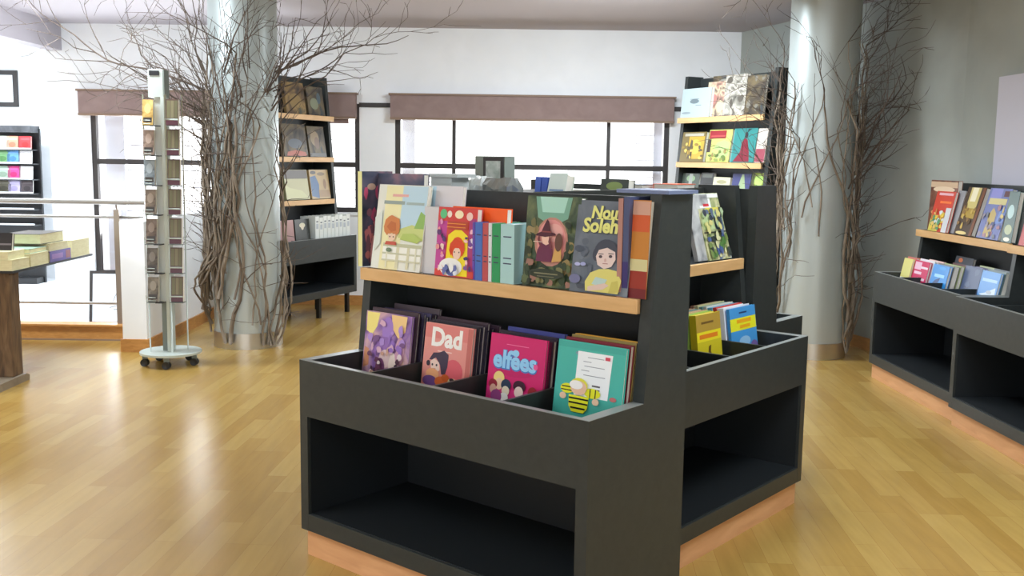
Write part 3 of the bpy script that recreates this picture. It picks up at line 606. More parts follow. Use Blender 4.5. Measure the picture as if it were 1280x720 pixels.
book('dark brown and gold book on the wall shelf, third cover along', put(WU, .53, .295, ZW, .03, .27), .235, .315, .03, (72, 52, 36),
     [('r', .2, .55, .75, .99, (206, 190, 120)), ('r', .3, .7, .6, .99, (236, 228, 196)), ('r', .1, .35, .8, .56, (176, 146, 60)), ('e', .4, .04, .3, .035, (226, 206, 140)), ('r', .85, .0, .99, .99, (120, 70, 40))] + blobs(85, [(140, 106, 54), (96, 70, 40), (196, 166, 80)], 16, (.06, .8), (.1, .6), (.05, .11)), group=GW)
book('blue and gold patterned book on the wall shelf beside the dark brown one', put(WU, .83, .295, ZW, .03, .24), .26, .315, .03, (112, 122, 176),
     [('r', .1, .8, .6, .99, (140, 142, 206)), ('r', .1, .68, .9, .8, (206, 196, 140)), ('p', [(.25, .08), (.62, .08), (.6, .5), (.42, .62), (.3, .5)], (190, 168, 108)), ('p', [(.66, .3), (.98, .34), (.98, .62), (.74, .6)], (120, 146, 206)), ('r', .7, .84, .95, .95, (96, 60, 66))] + blobs(84, [(150, 140, 150), (206, 186, 120), (84, 92, 130), (170, 130, 140), (110, 116, 130)], 26, (.04, .96), (.03, .64), (.04, .1)), group=GW)
book('dark green and white book at the near end of the wall shelf', put(WU, 1.13, .295, ZW, .03, .12), .115, .30, .03, (62, 92, 88),
     [('e', .45, .6, .3, .14, (170, 200, 200)), ('e', .5, .25, .35, .1, (170, 180, 140)), ('e', .5, .06, .3, .04, (226, 226, 206))], group=GW)
GWB = 'books in the wall display bin'
def wstack(x, y0, w, h, front_t, cover, art, label, spec, seed):
    book(label, put(WU, x, y0, ZBIN, front_t, .2), w, h, front_t, cover, art, group=GWB); y = y0 + front_t + .006
    rg = random.Random(seed)
    for i, (c, nm, t) in enumerate(spec):
        book('%s book in the wall bin, %s behind the %s' % (nm, ORD[i], label.split(' in the')[0]), put(WU, x + rg.uniform(.0, .02), y, ZBIN, t, .2), w, h + rg.uniform(-.008, .012), t, c, group=GWB); y += t + .006
wstack(.055, .15,   .14, .205, .014, (222, 214, 130), [('r', .0, .0, .99, .35, (236, 234, 220))], 'pale yellow book in the wall bin at its far end', [((206, 120, 110), 'salmon', .02), ((176, 206, 196), 'mint', .02), ((206, 120, 70), 'orange', .02)], 1)
wstack(.20, .165, .22, .205, .016, (206, 30, 90), [('r', .05, .7, .5, .95, (236, 190, 210)), ('r', .5, .75, .95, .82, (240, 220, 230)), ('r', .1, .55, .6, .64, (240, 200, 216)), ('r', .4, .36, .9, .44, (240, 214, 226)), ('r', .6, .0, .99, .3, (236, 226, 232))], 'crimson and white book in the wall bin',
       [((226, 226, 230), 'white', .02), ((206, 206, 214), 'pale grey', .03), ((236, 200, 190), 'blush', .016), ((110, 120, 130), 'grey', .02)], 2)
wstack(.47, .17, .225, .205, .02, (44, 140, 214), [('r', .2, .6, .8, .7, (150, 206, 240)), ('p', [(.1, .3), (.5, .4), (.6, .6), (.3, .5)], (30, 70, 130)), ('e', .6, .9, .2, .05, (60, 160, 226)), ('r', .0, .0, .2, .3, (120, 170, 200))], 'azure book in the wall bin', [((120, 120, 116), 'warm grey', .035), ((176, 190, 130), 'sage', .025), ((150, 150, 160), 'cool grey', .02), ((96, 60, 60), 'brown', .02)], 3)
wstack(.755, .24, .215, .225, .02, (70, 86, 120), blobs(5, [(84, 100, 132), (60, 74, 104)], 5), 'slate blue book in the wall bin', [((150, 140, 190), 'lavender', .03), ((60, 60, 90), 'dark blue', .02), ((170, 176, 130), 'dull green', .02)], 4)
wstack(1.03, .21, .215, .225, .016, (92, 152, 214), [('r', .1, .72, .9, .8, (170, 206, 236)), ('p', [(.1, .36), (.4, .42), (.9, .6), (.95, .34), (.2, .34)], (214, 228, 240)), ('e', .6, .45, .15, .05, (170, 180, 190))], 'pale sky blue book in the wall bin', [((90, 110, 110), 'grey green', .03), ((60, 76, 90), 'dark slate', .02)], 5)
book('orange-disc black book at the back of the wall bin', put(WU, .36, .36, ZBIN, .02, .2), .24, .25, .02, (60, 64, 74), [('e', .3, .9, .12, .06, (206, 110, 60))], group=GWB)
GW2 = 'books on the near wall display'
for i, (c, nm) in enumerate([((176, 60, 60), 'red'), ((60, 90, 150), 'blue'), ((206, 180, 90), 'yellow'), ((90, 120, 90), 'green')]):
    book('%s book on the shelf of the wall display cut off by the picture edge' % nm, put(WU2, .06 + i * .3, .31, ZW, .02, .2), .24, .3, .02, c, group=GW2)

# ------------------------------------------------------------------ tall bookcase by the railing (LU)
GL = 'books in the bookcase behind the branched column'
dk = paint('dusky_print', [(36, 34, 32), (70, 62, 52), (110, 96, 70), (60, 66, 70)], 8, .4)
dk2 = paint('dusky_print_warm', [(40, 36, 34), (96, 74, 48), (150, 122, 74), (70, 70, 56)], 8, .4)
def lb(U, x, y, z, w, h, t, c, art, label, group, lean=.15): return book(label, put(U, x, y, z + .001, t, lean), w, h, t, c, art, group=group)
lb(LU, .52, .26, 1.89, .30, .29, .03, dk2, [('e', .5, .4, .3, .25, (140, 116, 70))], 'dim gold and brown book on the top shelf of the branch-side bookcase', GL)
lb(LU, .86, .26, 1.89, .26, .27, .03, dk, [('e', .4, .4, .25, .2, (130, 136, 110)), ('e', .7, .6, .12, .2, (80, 96, 104))], 'dark grey-green book on the top shelf of the branch-side bookcase', GL)
lb(LU, .48, .26, 1.50, .36, .30, .03, dk, [('p', [(.1, .02), (.95, .02), (.9, .14), (.5, .2), (.15, .14)], (176, 92, 72)), ('e', .5, .4, .3, .15, (90, 96, 104))], 'dark book with red foot on the middle shelf of the branch-side bookcase', GL)
lb(LU, .87, .26, 1.50, .27, .29, .03, dk, [('e', .4, .6, .25, .25, (140, 120, 90)), ('e', .5, .45, .15, .2, (120, 96, 80)), ('r', .02, .0, .98, .12, (96, 96, 92))], 'brown portrait book on the middle shelf of the branch-side bookcase', GL)
lb(LU, .50, .26, 1.10, .36, .28, .03, (176, 172, 128), [('p', [(.02, .02), (.98, .02), (.7, .3), (.2, .4), (.02, .5)], (190, 190, 140)), ('r', .0, .7, .99, .99, (80, 72, 64))], 'pale olive book on the lower shelf of the branch-side bookcase', GL)
lb(LU, .88, .25, 1.10, .31, .28, .03, (176, 150, 104), [('p', [(.02, .1), (.4, .02), (.45, .5), (.3, .8), (.02, .75)], (66, 100, 142)), ('e', .2, .9, .15, .06, (60, 60, 60)), ('e', .75, .5, .08, .18, (130, 96, 60)), ('r', .4, .06, .98, .3, (150, 116, 70)), ('e', .6, .85, .2, .06, (120, 100, 70))], 'sand coloured book with blue shape on the lower shelf of the branch-side bookcase', GL)
for i in range(9):
    x = .64 + i * .064
    book('white-spined book in the bin of the branch-side bookcase', put_spine(LU, x, .05, ZBIN, .06), .17, .30 - (.012 if i % 3 == 1 else 0), .058, (214, 218, 214), group='white spined books in the branch-side bookcase bin', spine_art=[('r', .25, .82, .75, .86, (90, 100, 110)), ('r', .2, .62, .8, .78, (170, 178, 186))])
book('dark star-patterned book in the branch-side bookcase bin beside the white spines', put(LU, .40, .08, ZBIN, .03, .1), .22, .28, .03, (52, 54, 50), [('e', .5, .8, .2, .08, (196, 190, 160)), ('e', .5, .75, .1, .1, (206, 196, 170))], group=GL)
book('dusty pink book in the branch-side bookcase bin, mostly behind the column', put(LU, .16, .08, ZBIN, .03, .1), .22, .28, .03, (160, 116, 112), group=GL)

# ------------------------------------------------------------------ tall bookcase by the window (DU)
GD = 'books in the bookcase by the wide window'
lb(DU, .05, .245, 1.89, .40, .255, .03, (176, 192, 196), [('e', .45, .55, .16, .08, (110, 124, 130)), ('r', .3, .62, .6, .64, (110, 124, 130)), ('r', .5, .4, .7, .42, (120, 134, 140)), ('e', .2, .16, .16, .04, (140, 154, 160))], 'pale blue-grey landscape book on the top shelf of the window-side bookcase', GD, .1)
gr1 = paint('grey_crowded_print', [(70, 66, 60), (130, 126, 116), (190, 184, 172), (96, 90, 82)], 12, .45)
gr2 = paint('pinkish_crowded_print', [(90, 74, 66), (170, 130, 116), (206, 190, 160), (110, 90, 80)], 12, .45)
lb(DU, .36, .275, 1.89, .27, .30, .03, gr2, [('e', .3, .5, .2, .16, (176, 120, 112)), ('e', .7, .3, .2, .16, (206, 192, 160))], 'pinkish crowded-cover book on the top shelf of the window-side bookcase', GD, .1)
lb(DU, .63, .24, 1.89, .27, .34, .03, gr1, blobs(11, [(176, 172, 160), (90, 84, 76), (150, 146, 136)], 10), 'grey crowded-cover book on the top shelf of the window-side bookcase', GD, .1)
lb(DU, .905, .24, 1.89, .22, .32, .03, dk, blobs(12, [(120, 116, 106), (70, 64, 56)], 8), 'dark patterned book on the top shelf of the window-side bookcase, next to the column', GD, .1)
lb(DU, .30, .385, 1.89, .3, .36, .02, dk, [('e', .5, .8, .3, .12, (150, 146, 136))], 'tall dark book at the back of the window-side bookcase top shelf', GD, .05)
lb(DU, .05, .25, 1.50, .33, .265, .03, (120, 104, 60), [('r', .3, .1, .95, .85, (196, 160, 60)), ('e', .6, .5, .25, .25, (214, 186, 80)), ('r', .1, .86, .9, .95, (180, 176, 160)), ('p', [(.3, .1), (.5, .1), (.48, .7), (.4, .75)], (84, 74, 60))] + blobs(87, [(110, 96, 60), (214, 186, 96), (150, 124, 60), (90, 80, 58)], 18, (.06, .94), (.1, .6), (.05, .11)), 'gold landscape-cover book on the middle shelf of the window-side bookcase', GD)
lb(DU, .42, .25, 1.50, .30, .28, .03, (196, 206, 110), [('r', .02, .72, .75, .97, (150, 40, 50)), ('r', .1, .78, .7, .82, (190, 80, 80)), ('p', [(.2, .3), (.4, .6), (.7, .68), (.96, .6), (.96, .2), (.5, .1)], (170, 206, 126)), ('r', .0, .3, .14, .7, (60, 50, 50)), ('e', .45, .22, .1, .08, (90, 104, 60))] + blobs(86, [(136, 150, 76), (100, 120, 60), (190, 200, 120), (150, 130, 80)], 18, (.06, .94), (.04, .4), (.05, .12)), 'lime green book with red title on the middle shelf of the window-side bookcase', GD)
lb(DU, .745, .25, 1.50, .285, .285, .03, (50, 128, 126), [('p', [(.1, .02), (.8, .02), (.75, .3), (.62, .66), (.5, .72), (.4, .6), (.36, .3)], (126, 34, 52)), ('e', .55, .8, .07, .09, (40, 40, 50)), ('p', [(.55, .85), (.75, .98), (.6, .98)], (40, 60, 64)), ('r', .0, .0, .05, .99, (70, 150, 150))], 'teal book with figure in dark red robe on the middle shelf of the window-side bookcase', GD)
lb(DU, 1.04, .25, 1.50, .115, .28, .03, (196, 186, 176), [('r', .02, .02, .98, .4, (150, 70, 84)), ('e', .5, .7, .3, .2, (226, 222, 214))], 'white and rose book at the column end of the window-side bookcase middle shelf', GD)
lb(DU, .06, .25, 1.10, .24, .30, .03, (64, 74, 66), [('e', .5, .85, .25, .1, (130, 160, 120)), ('r', .4, .6, .6, .99, (150, 156, 150))], 'dark green book on the lower shelf of the window-side bookcase', GD)
lb(DU, .32, .25, 1.10, .17, .31, .03, (40, 42, 44), [('r', .1, .86, .9, .97, (100, 106, 100))], 'black book with grey band on the lower shelf of the window-side bookcase', GD)
lb(DU, .50, .245, 1.10, .22, .275, .03, (206, 202, 172), [('e', .5, .85, .3, .06, (160, 156, 120))], 'cream book on the lower shelf of the window-side bookcase', GD)
lb(DU, .74, .25, 1.10, .23, .31, .03, (56, 60, 112), [('p', [(.3, .5), (.8, .5), (.6, .98), (.5, .98)], (150, 170, 130))], 'indigo book on the lower shelf of the window-side bookcase', GD)
lb(DU, .98, .25, 1.10, .17, .32, .03, (140, 160, 50), [('e', .5, .8, .3, .16, (176, 214, 110)), ('r', .0, .0, .2, .99, (70, 80, 34))], 'bright green book at the column end of the window-side bookcase lower shelf', GD)

# ------------------------------------------------------------------ columns and dry branches
LC = (-2.12, 8.05); RC = (2.375, 7.94); RCOL = .262
def column(c, label):
    e = empty('round_column', T(c[0], c[1], 0), label, 'column', 'round metal-clad columns')
    MB().cyl((0, 0), RCOL, .125, ZC, M_col, 48).build('shaft', e)
    MB().cyl((0, 0), RCOL + .008, 0, .125, M_ring, 48).build('base_ring', e)
column(LC, 'grey metal-clad round column thickly wrapped in dry branches beside the card spinner')
column(RC, 'grey metal-clad round column with sparser dry branches beside the grey wall')

def twig(mb, p, d, L, r, rg, depth, c, m):
    n = max(3, int(L / .09)); pts = [Vector(p)]; d = Vector(d).normalized(); rad = [r]
    for i in range(n):
        d = (d + Vector((rg.gauss(0, .16), rg.gauss(0, .16), rg.gauss(.02, .14)))).normalized()
        q = pts[-1] + d * (L / n)
        if q.z > ZC - .02: q.z = ZC - .02; d.z = -abs(d.z) * .2
        xw = 2.25 + .3016 * (YB - q.y) if q.y > 7.25 else 3.17 + .04 * (7.25 - q.y)
        if q.x > xw - .03: q.x = xw - .03; d.x = -abs(d.x) * .3
        dx, dy = q.x - c[0], q.y - c[1]; rr = math.hypot(dx, dy)
        if rr < RCOL + r + .006:
            k = (RCOL + r + .008) / max(rr, 1e-6); q.x = c[0] + dx * k; q.y = c[1] + dy * k
        pts.append(q); rad.append(r * (1 - .8 * (i + 1) / n) + .0008)
        if depth > 0 and rg.random() < (.5 if depth > 1 else .3) and i > 0:
            side = d.cross(Vector((rg.gauss(0, 1), rg.gauss(0, 1), rg.gauss(0, 1)))).normalized()
            twig(mb, q, (d * .75 + side * .65), L * rg.uniform(.3, .55), max(rad[-1] * .6, .0018), rg, depth - 1, c, m)
    mb.tube(pts, rad, m, n=6 if r > .008 else 4, caps=False)
    return pts[-1], d
def hug(mb, c, phi0, z0, z1, rg, r, drift, off=.0, m=None, wig=.14):
    n = max(4, int((z1 - z0) / .11)); pts = []; rad = []; phi = phi0
    w = 0
    for i in range(n + 1):
        w = w * .7 + rg.gauss(0, wig)
        phi += drift / n + w * .35
        rr = RCOL + r + .004 + off + abs(rg.gauss(0, .02))
        pts.append((c[0] + rr * math.cos(phi), c[1] + rr * math.sin(phi), z0 + (z1 - z0) * i / n)); rad.append(r * (1 - .45 * i / n) * rg.uniform(.85, 1.15))
    mb.tube(pts, rad, m or M_bark, n=7)
    return Vector(pts[-1]), phi, rad[-1], pts
def tree(c, label, seed, stems, limbs, loops):
    rg = random.Random(seed)
    e = empty('dry_branches', T(0, 0, 0), label, 'branches', 'dry branch bundles tied to columns')
    for (phi, z0, z1, r, drift, fan) in stems:
        mb = MB(); p, ph, rr, pts = hug(mb, c, phi, z0, z1, rg, r, drift, off=rg.uniform(0, .03))
        out = Vector((math.cos(ph), math.sin(ph), 0))
        for k in range(fan):
            d = out * rg.uniform(.15, .9) + Vector((rg.gauss(0, .35), rg.gauss(0, .25), rg.uniform(.5, 1.2)))
            twig(mb, p, d, rg.uniform(.35, .75), rr * .7, rg, 2, c, M_bark2)
        for q in pts[2::2]:
            if rg.random() < .6:
                o2 = Vector((q[0] - c[0], q[1] - c[1], 0)).normalized()
                tg = Vector((-o2.y, o2.x, 0)) * rg.choice((-1, 1))
                twig(mb, q, o2 * rg.uniform(.1, .5) + tg * rg.uniform(.3, 1) + Vector((0, 0, rg.uniform(-.2, .8))), rg.uniform(.15, .4), r * .3, rg, 1, c, M_bark2)
        mb.build('branch', e)
    for (phi, z, dx, dy, dz, L, r) in limbs:
        mb = MB(); p = Vector((c[0] + (RCOL + .02) * math.cos(phi), c[1] + (RCOL + .02) * math.sin(phi), z))
        twig(mb, p, (dx, dy, dz), L, r, rg, 3 if L > .7 else 2, c, M_bark2)
        mb.build('branch', e)
    for (phi, za, zb, bulge, r) in loops:
        mb = MB(); pts = []; n = 12
        for i in range(n + 1):
            t = i / n; rr = RCOL + r + .006 + bulge * math.sin(PI * t) + rg.uniform(0, .012)
            ph = phi + .5 * t + rg.gauss(0, .03)
            pts.append((c[0] + rr * math.cos(ph), c[1] + rr * math.sin(ph), max(r, za + (zb - za) * t)))
        mb.tube(pts, r, M_bark, n=7); mb.build('root', e)
rs = random.Random(21)
D = math.radians
stemsL = []
for i in range(14): stemsL.append((D(rs.uniform(200, 262)), rs.choice((.05, .3, .5, .4, .6)), rs.uniform(1.6, 2.3), rs.uniform(.008, .017), rs.uniform(-.6, .6), 1))
for i in range(4): stemsL.append((D(rs.uniform(188, 205)), rs.choice((.2, .4)), rs.uniform(1.5, 2.1), rs.uniform(.007, .013), rs.uniform(-.2, .4), 1))
for i in range(6): stemsL.append((D(rs.uniform(270, 330)), rs.choice((.03, .2)), rs.uniform(.9, 1.9), rs.uniform(.006, .011), rs.uniform(-1.3, 1.1), 1))
for i in range(3): stemsL.append((D(rs.uniform(335, 368)), rs.choice((.03, .2)), rs.uniform(1.4, 2.2), rs.uniform(.007, .012), rs.uniform(-.3, .3), 1))
for i in range(34):
    z0 = rs.uniform(.25, 1.3); stemsL.append((D(rs.uniform(200, 268)), z0, min(2.45, z0 + rs.uniform(.5, 1.2)), rs.uniform(.004, .009), rs.uniform(-.5, .5), 1))
limbsL = []
for i in range(12): limbsL.append((D(rs.uniform(170, 240)), rs.uniform(1.7, 2.2), rs.uniform(-.9, -.3), rs.uniform(-.5, .2), rs.uniform(.4, 1.0), rs.uniform(.5, .95), rs.uniform(.005, .008)))
for i in range(11): limbsL.append((D(rs.uniform(310, 360)), rs.uniform(1.75, 2.2), rs.uniform(.35, .9), rs.uniform(-.5, .2), rs.uniform(.4, .9), rs.uniform(.45, .9), rs.uniform(.005, .008)))
for i in range(7): limbsL.append((D(rs.uniform(240, 300)), rs.uniform(1.7, 2.2), rs.uniform(-.5, .5), rs.uniform(-.4, -.1), rs.uniform(.6, 1.0), rs.uniform(.4, .8), rs.uniform(.005, .008)))
limbsL += [(D(200), 2.0, -1, -.25, .42, 1.5, .008), (D(205), 1.85, -1, -.35, .3, 1.0, .007), (D(340), 2.15, 1, -.3, .22, 1.1, .008), (D(335), 2.0, 1, -.1, .35, 1.1, .006)]
for i in range(6): limbsL.append((D(rs.uniform(335, 370)), rs.uniform(1.2, 1.9), rs.uniform(.5, .9), rs.uniform(-.6, .0), rs.uniform(.2, .8), rs.uniform(.25, .5), rs.uniform(.003, .005)))
loopsL = [(D(rs.uniform(168, 210)), rs.uniform(.05, .5), rs.uniform(.7, 1.1), rs.uniform(.03, .15), rs.uniform(.007, .013)) for i in range(8)] + [(D(rs.uniform(315, 345)), .02, rs.uniform(.5, .9), rs.uniform(.03, .09), rs.uniform(.008, .012)) for i in range(3)]
tree(LC, 'thick tangle of dry brown branches around the column beside the card spinner', 5, stemsL, limbsL, loopsL)
stemsR = []
for i in range(6): stemsR.append((D(rs.uniform(166, 190)), rs.choice((.1, .5, .9)), rs.uniform(1.5, 2.2), rs.uniform(.007, .013), rs.uniform(-.2, .2), 1))
for i in range(7): stemsR.append((D(rs.uniform(195, 270)), rs.uniform(.7, 1.2), rs.uniform(1.6, 2.1), rs.uniform(.005, .009), rs.uniform(-.9, .7), 1))
for i in range(9): stemsR.append((D(rs.uniform(300, 345)), rs.choice((.05, .3, .6)), rs.uniform(1.4, 2.1), rs.uniform(.007, .014), rs.uniform(-.4, .4), 1))
for i in range(20):
    z0 = rs.uniform(.4, 1.5); stemsR.append((D(rs.uniform(312, 350)), z0, min(2.4, z0 + rs.uniform(.5, 1.2)), rs.uniform(.003, .007), rs.uniform(-.3, .3), 1))
for i in range(14):
    z0 = rs.uniform(.2, 1.3); stemsR.append((D(rs.uniform(160, 188)), z0, min(2.4, z0 + rs.uniform(.5, 1.2)), rs.uniform(.003, .007), rs.uniform(-.15, .15), 1))
limbsR = []
for i in range(6): limbsR.append((D(rs.uniform(315, 355)), rs.uniform(1.3, 1.9), rs.uniform(.35, .7), rs.uniform(-.5, -.1), rs.uniform(.5, .9), rs.uniform(.4, .8), rs.uniform(.005, .009)))
for i in range(4): limbsR.append((D(rs.uniform(175, 215)), rs.uniform(1.7, 2.1), rs.uniform(-.7, -.3), rs.uniform(-.4, .0), rs.uniform(.3, .8), rs.uniform(.3, .5), rs.uniform(.003, .005)))
for i in range(4): limbsR.append((D(rs.uniform(290, 330)), rs.uniform(.9, 1.5), rs.uniform(-.1, .8), rs.uniform(-.5, -.2), rs.uniform(.0, .5), rs.uniform(.3, .5), rs.uniform(.003, .006)))
loopsR = [(D(rs.uniform(305, 345)), rs.uniform(.05, .4), rs.uniform(.6, 1.1), rs.uniform(.03, .1), rs.uniform(.007, .012)) for i in range(4)]
tree(RC, 'sparser dry brown branches around the column beside the grey wall', 9, stemsR, limbsR, loopsR)

# ------------------------------------------------------------------ railing
rl = empty('railing', T(0, 0, 0), 'brushed steel railing on the wooden kerb beside the table of thick books', 'railing')
def hbar(name, x0, x1, y, z, r, m): MB().tube([(x0, y, z), (x1, y, z)], r, m, n=16).build(name, rl)
hbar('handrail', -8.9, -2.95, 8.14, 1.122, .022, M_steel); hbar('rail', -8.9, -2.975, 8.16, 1.0, .012, M_steel); hbar('rail', -8.9, -2.975, 8.16, .298, .012, M_steel)
for x in (-3.19, -4.75, -6.3, -7.85):
    MB().box(x - .022, 8.14, .133, x + .022, 8.18, 1.06, M_steel_d).tube([(x, 8.16, 1.05), (x, 8.14, 1.11)], .008, M_steel_d).build('post', rl)

# ------------------------------------------------------------------ framed drawing on the landing, pictures
fp = empty('framed_drawing', T(-4.2, 9.93, -.178) @ RX(-.12), 'framed pale drawing leaning against the tall window on the stair landing', 'picture')
w_, h_ = .66, .535
MB().box(0, 0, 0, w_, .025, .028, M_frame).box(0, 0, h_ - .028, w_, .025, h_, M_frame).box(0, 0, .028, .028, .025, h_ - .028, M_frame).box(w_ - .028, 0, .028, w_, .025, h_ - .028, M_frame).build('picture_frame', fp)
pc = MB().box(.028, .008, .028, w_ - .028, .014, h_ - .028, mat('drawing_paper', (222, 226, 232), .6))
rg = random.Random(4)
for pts in ([(.22, .2), (.26, .3), (.28, .34)], [(.2, .17), (.3, .2), (.42, .24), (.5, .23)], [(.3, .16), (.4, .22), (.36, .26)], [(.24, .15), (.34, .16)]):
    pc.tube([(p[0], .0065, p[1]) for p in pts], .0035, mat('pencil', (130, 134, 140), .6), n=5)
pc.build('drawing', fp)
fp = empty('framed_picture', T(-7.12, 13.665, 2.115), 'dark-framed white picture high on the bright alcove wall', 'picture')
w_, h_ = .51, .475
MB().box(0, 0, 0, w_, .03, .06, M_frame).box(0, 0, h_ - .06, w_, .03, h_, M_frame).box(0, 0, .06, .06, .03, h_ - .06, M_frame).box(w_ - .06, 0, .06, w_, .03, h_ - .06, M_frame).build('picture_frame', fp)
MB().box(.06, .01, .06, w_ - .06, .02, h_ - .06, M_paper).build('picture_sheet', fp)
pw = (Vector(WR[2]) - Vector(WR[1])).normalized()
tag(MB().box(0, -.03, 0, 1.5, -.001, 1.12, mat('lavender_board', (196, 194, 206), .7)).build('wall_board', None, T(WR[1][0] + pw.x * .52, WR[1][1] + pw.y * .52, .96) @ RZ(math.atan2(pw.y, pw.x))), 'pale lavender board on the grey wall above the wall display', 'board')

# ------------------------------------------------------------------ alcove book stand
st = empty('book_stand', T(-6.95, 13.0, -.18), 'black four-tier book stand against the bright alcove wall', 'book stand')
MB().box(0, .2, 0, .82, .24, 2.0, M_black).build('back_board', st)
MB().box(-.02, .0, 1.945, .81, .24, 2.03, paint('stand_header', [(40, 40, 44), (96, 96, 100)], 5, .4)).build('header', st)
MB().box(-.02, .0, 0, .0, .24, 1.945, M_black).build('side_panel', st); MB().box(.0, .0, 0, .8, .26, .08, M_black).build('base', st)
tiers = [1.735, 1.555, 1.355, 1.175]
for z in tiers + [.97, .77]: MB().box(0, .0, z - .02, .8, .2, z - .004, M_black).box(0, .0, z - .004, .8, .006, z + .014, mat('stand_lip', (226, 226, 226), .5)).build('shelf', st)
SB = T(-6.95, 13.0, -.18)
sets = [[((186, 190, 170), 'grey and cream'), ((226, 136, 110), 'salmon'), ((196, 40, 46), 'red')], [((96, 140, 90), 'blue and green'), ((86, 136, 186), 'blue'), ((206, 200, 200), 'pale grey')],
        [((140, 156, 140), 'grey green'), ((190, 52, 116), 'magenta'), ((206, 200, 198), 'off-white')], [((70, 66, 52), 'dark olive'), ((156, 146, 176), 'lavender'), ((60, 50, 54), 'blackish brown')]]
for k, z in enumerate(tiers):
    for j, (c, nm) in enumerate(sets[k]):
        book('%s book on the %s tier of the alcove stand' % (nm, ORD[k]), put(SB, .29 + j * .165, .06, z - .004, .03, .1), .15 if j else .2, .165, .03, c, [('r', .1, .7, .9, .85, tuple(min(255, q + 30) for q in c)), ('e', .5, .35, .3, .2, tuple(max(0, q - 30) for q in c))], group='books on the alcove stand', simple=True)
    book('grey book at the covered end of the %s tier of the alcove stand' % ORD[k], put(SB, .07, .06, z - .004, .03, .1), .16, .16, .03, (150 - 20 * k, 150, 140 + 10 * k), group='books on the alcove stand', simple=True)

# ------------------------------------------------------------------ card spinner
SX, SY = -2.46, 7.2
SP = T(SX, SY, 0)
sp = empty('card_spinner', SP, 'tall grey card spinner on castors in front of the low white wall', 'card rack')
MB().cyl((0, 0), .215, .085, .1, M_spin, 40).build('base_plate', sp)
for k in range(5):
    a = -PI / 2 + .15 + k * 2 * PI / 5; x, y = .18 * math.cos(a), .18 * math.sin(a)
    c_ = MB().box(x - .018, y - .006, .05, x + .018, y + .006, .085, M_spin_d)
    cs = c_.build('castor', sp)
    w = MB(); w.tube([(x, y - .022, .027), (x, y - .008, .027)], .027, M_rubber, n=16); w.tube([(x, y + .008, .027), (x, y + .022, .027)], .027, M_rubber, n=16); w.build('wheel', cs)
MB().box(-.09, -.05, 1.9, .015, .05, 2.09, M_spin).box(-.005, -.055, .1, .02, .05, 1.9, M_spin).box(.015, -.05, 1.9, .025, .05, 2.09, M_spin_d).build('post', sp, bevel=.002)
MB().box(-.078, -.056, 2.05, -.01, -.049, 2.082, M_black).build('end_cap', sp)
MB().box(-.055, -.005, .1, -.005, .005, .46, M_spin_d).build('spine_sheet', sp)
for x, y in ((-.125, -.06), (.03, -.06), (.125, .0)): MB().tube([(x, y, .1), (x, y, 1.92)], .005 if x != .03 else .009, M_spin, n=8).build('rod', sp)
tz = [.465 + .2065 * k for k in range(7)]
MB().box(-.058, -.03, .46, -.004, .03, 1.9, mat('spinner_back_sheet', (206, 210, 204), .5)).build('back_sheet', sp)
imgs = [(120, 112, 100), (92, 84, 76), (110, 92, 80), (126, 110, 96), (130, 140, 146), (140, 118, 104), (196, 160, 90)]
ordt = ['lowest', 'second lowest', 'third lowest', 'middle', 'third highest', 'second highest', 'highest']
for k, z in enumerate(tz):
    tr = MB()
    tr.box(-.125, -.11, z - .004, -.045, -.035, z, M_spin_d)
    for q in (.012, .035): tr.tube([(-.127, -.11, z + q), (-.06, -.11, z + q)], .0025, M_spin, n=6)
    tr.tube([(-.127, -.11, z), (-.127, -.11, z + .05)], .0025, M_spin, n=6)
    tr.box(-.062, -.112, z - .006, -.008, -.05, z + .001, M_black)
    tr.build('pocket', sp)
    tr = MB(); tr.box(.035, -.10, z - .004, .13, -.03, z, M_spin_d)
    for q in (.04, .045): tr.tube([(.035, -.1, z + q), (.13, -.1, z + q)], .0025, M_spin, n=6)
    tr.build('pocket', sp)
    c = imgs[k]
    m = paint('postcard_print_%s' % ordt[k].replace(' ', '_'), [tuple(max(0, q - 60) for q in c), c, tuple(min(255, q + 30) for q in c)], 18, .4)
    book('picture postcard pack in the %s pocket on the spinner\'s railing side' % ordt[k], put(SP, -.122, -.095, z, .03, .1), .075, .175, .03, m, [('r', .1, .1, .9, .3, (60, 54, 50)), ('e', .5, .65, .3, .2, tuple(min(255, q + 40) for q in c))], group='postcard packs on the spinner', name='postcard_pack', cat='postcards', simple=True, hard=False)
    book('brown and olive bookmark pack in the %s pocket on the spinner\'s column side' % ordt[k], put(SP, .04, -.085, z, .03, .1), .085, .18, .03, (88, 66, 58),
         [('r', .06, .28, .34, .95, (112, 108, 76)), ('r', .38, .28, .64, .95, (126, 118, 88)), ('r', .68, .28, .94, .95, (104, 100, 70)), ('r', .0, .0, .99, .2, (82, 40, 52))], group='bookmark packs on the spinner', name='bookmark_pack', cat='bookmarks', simple=True, hard=False)

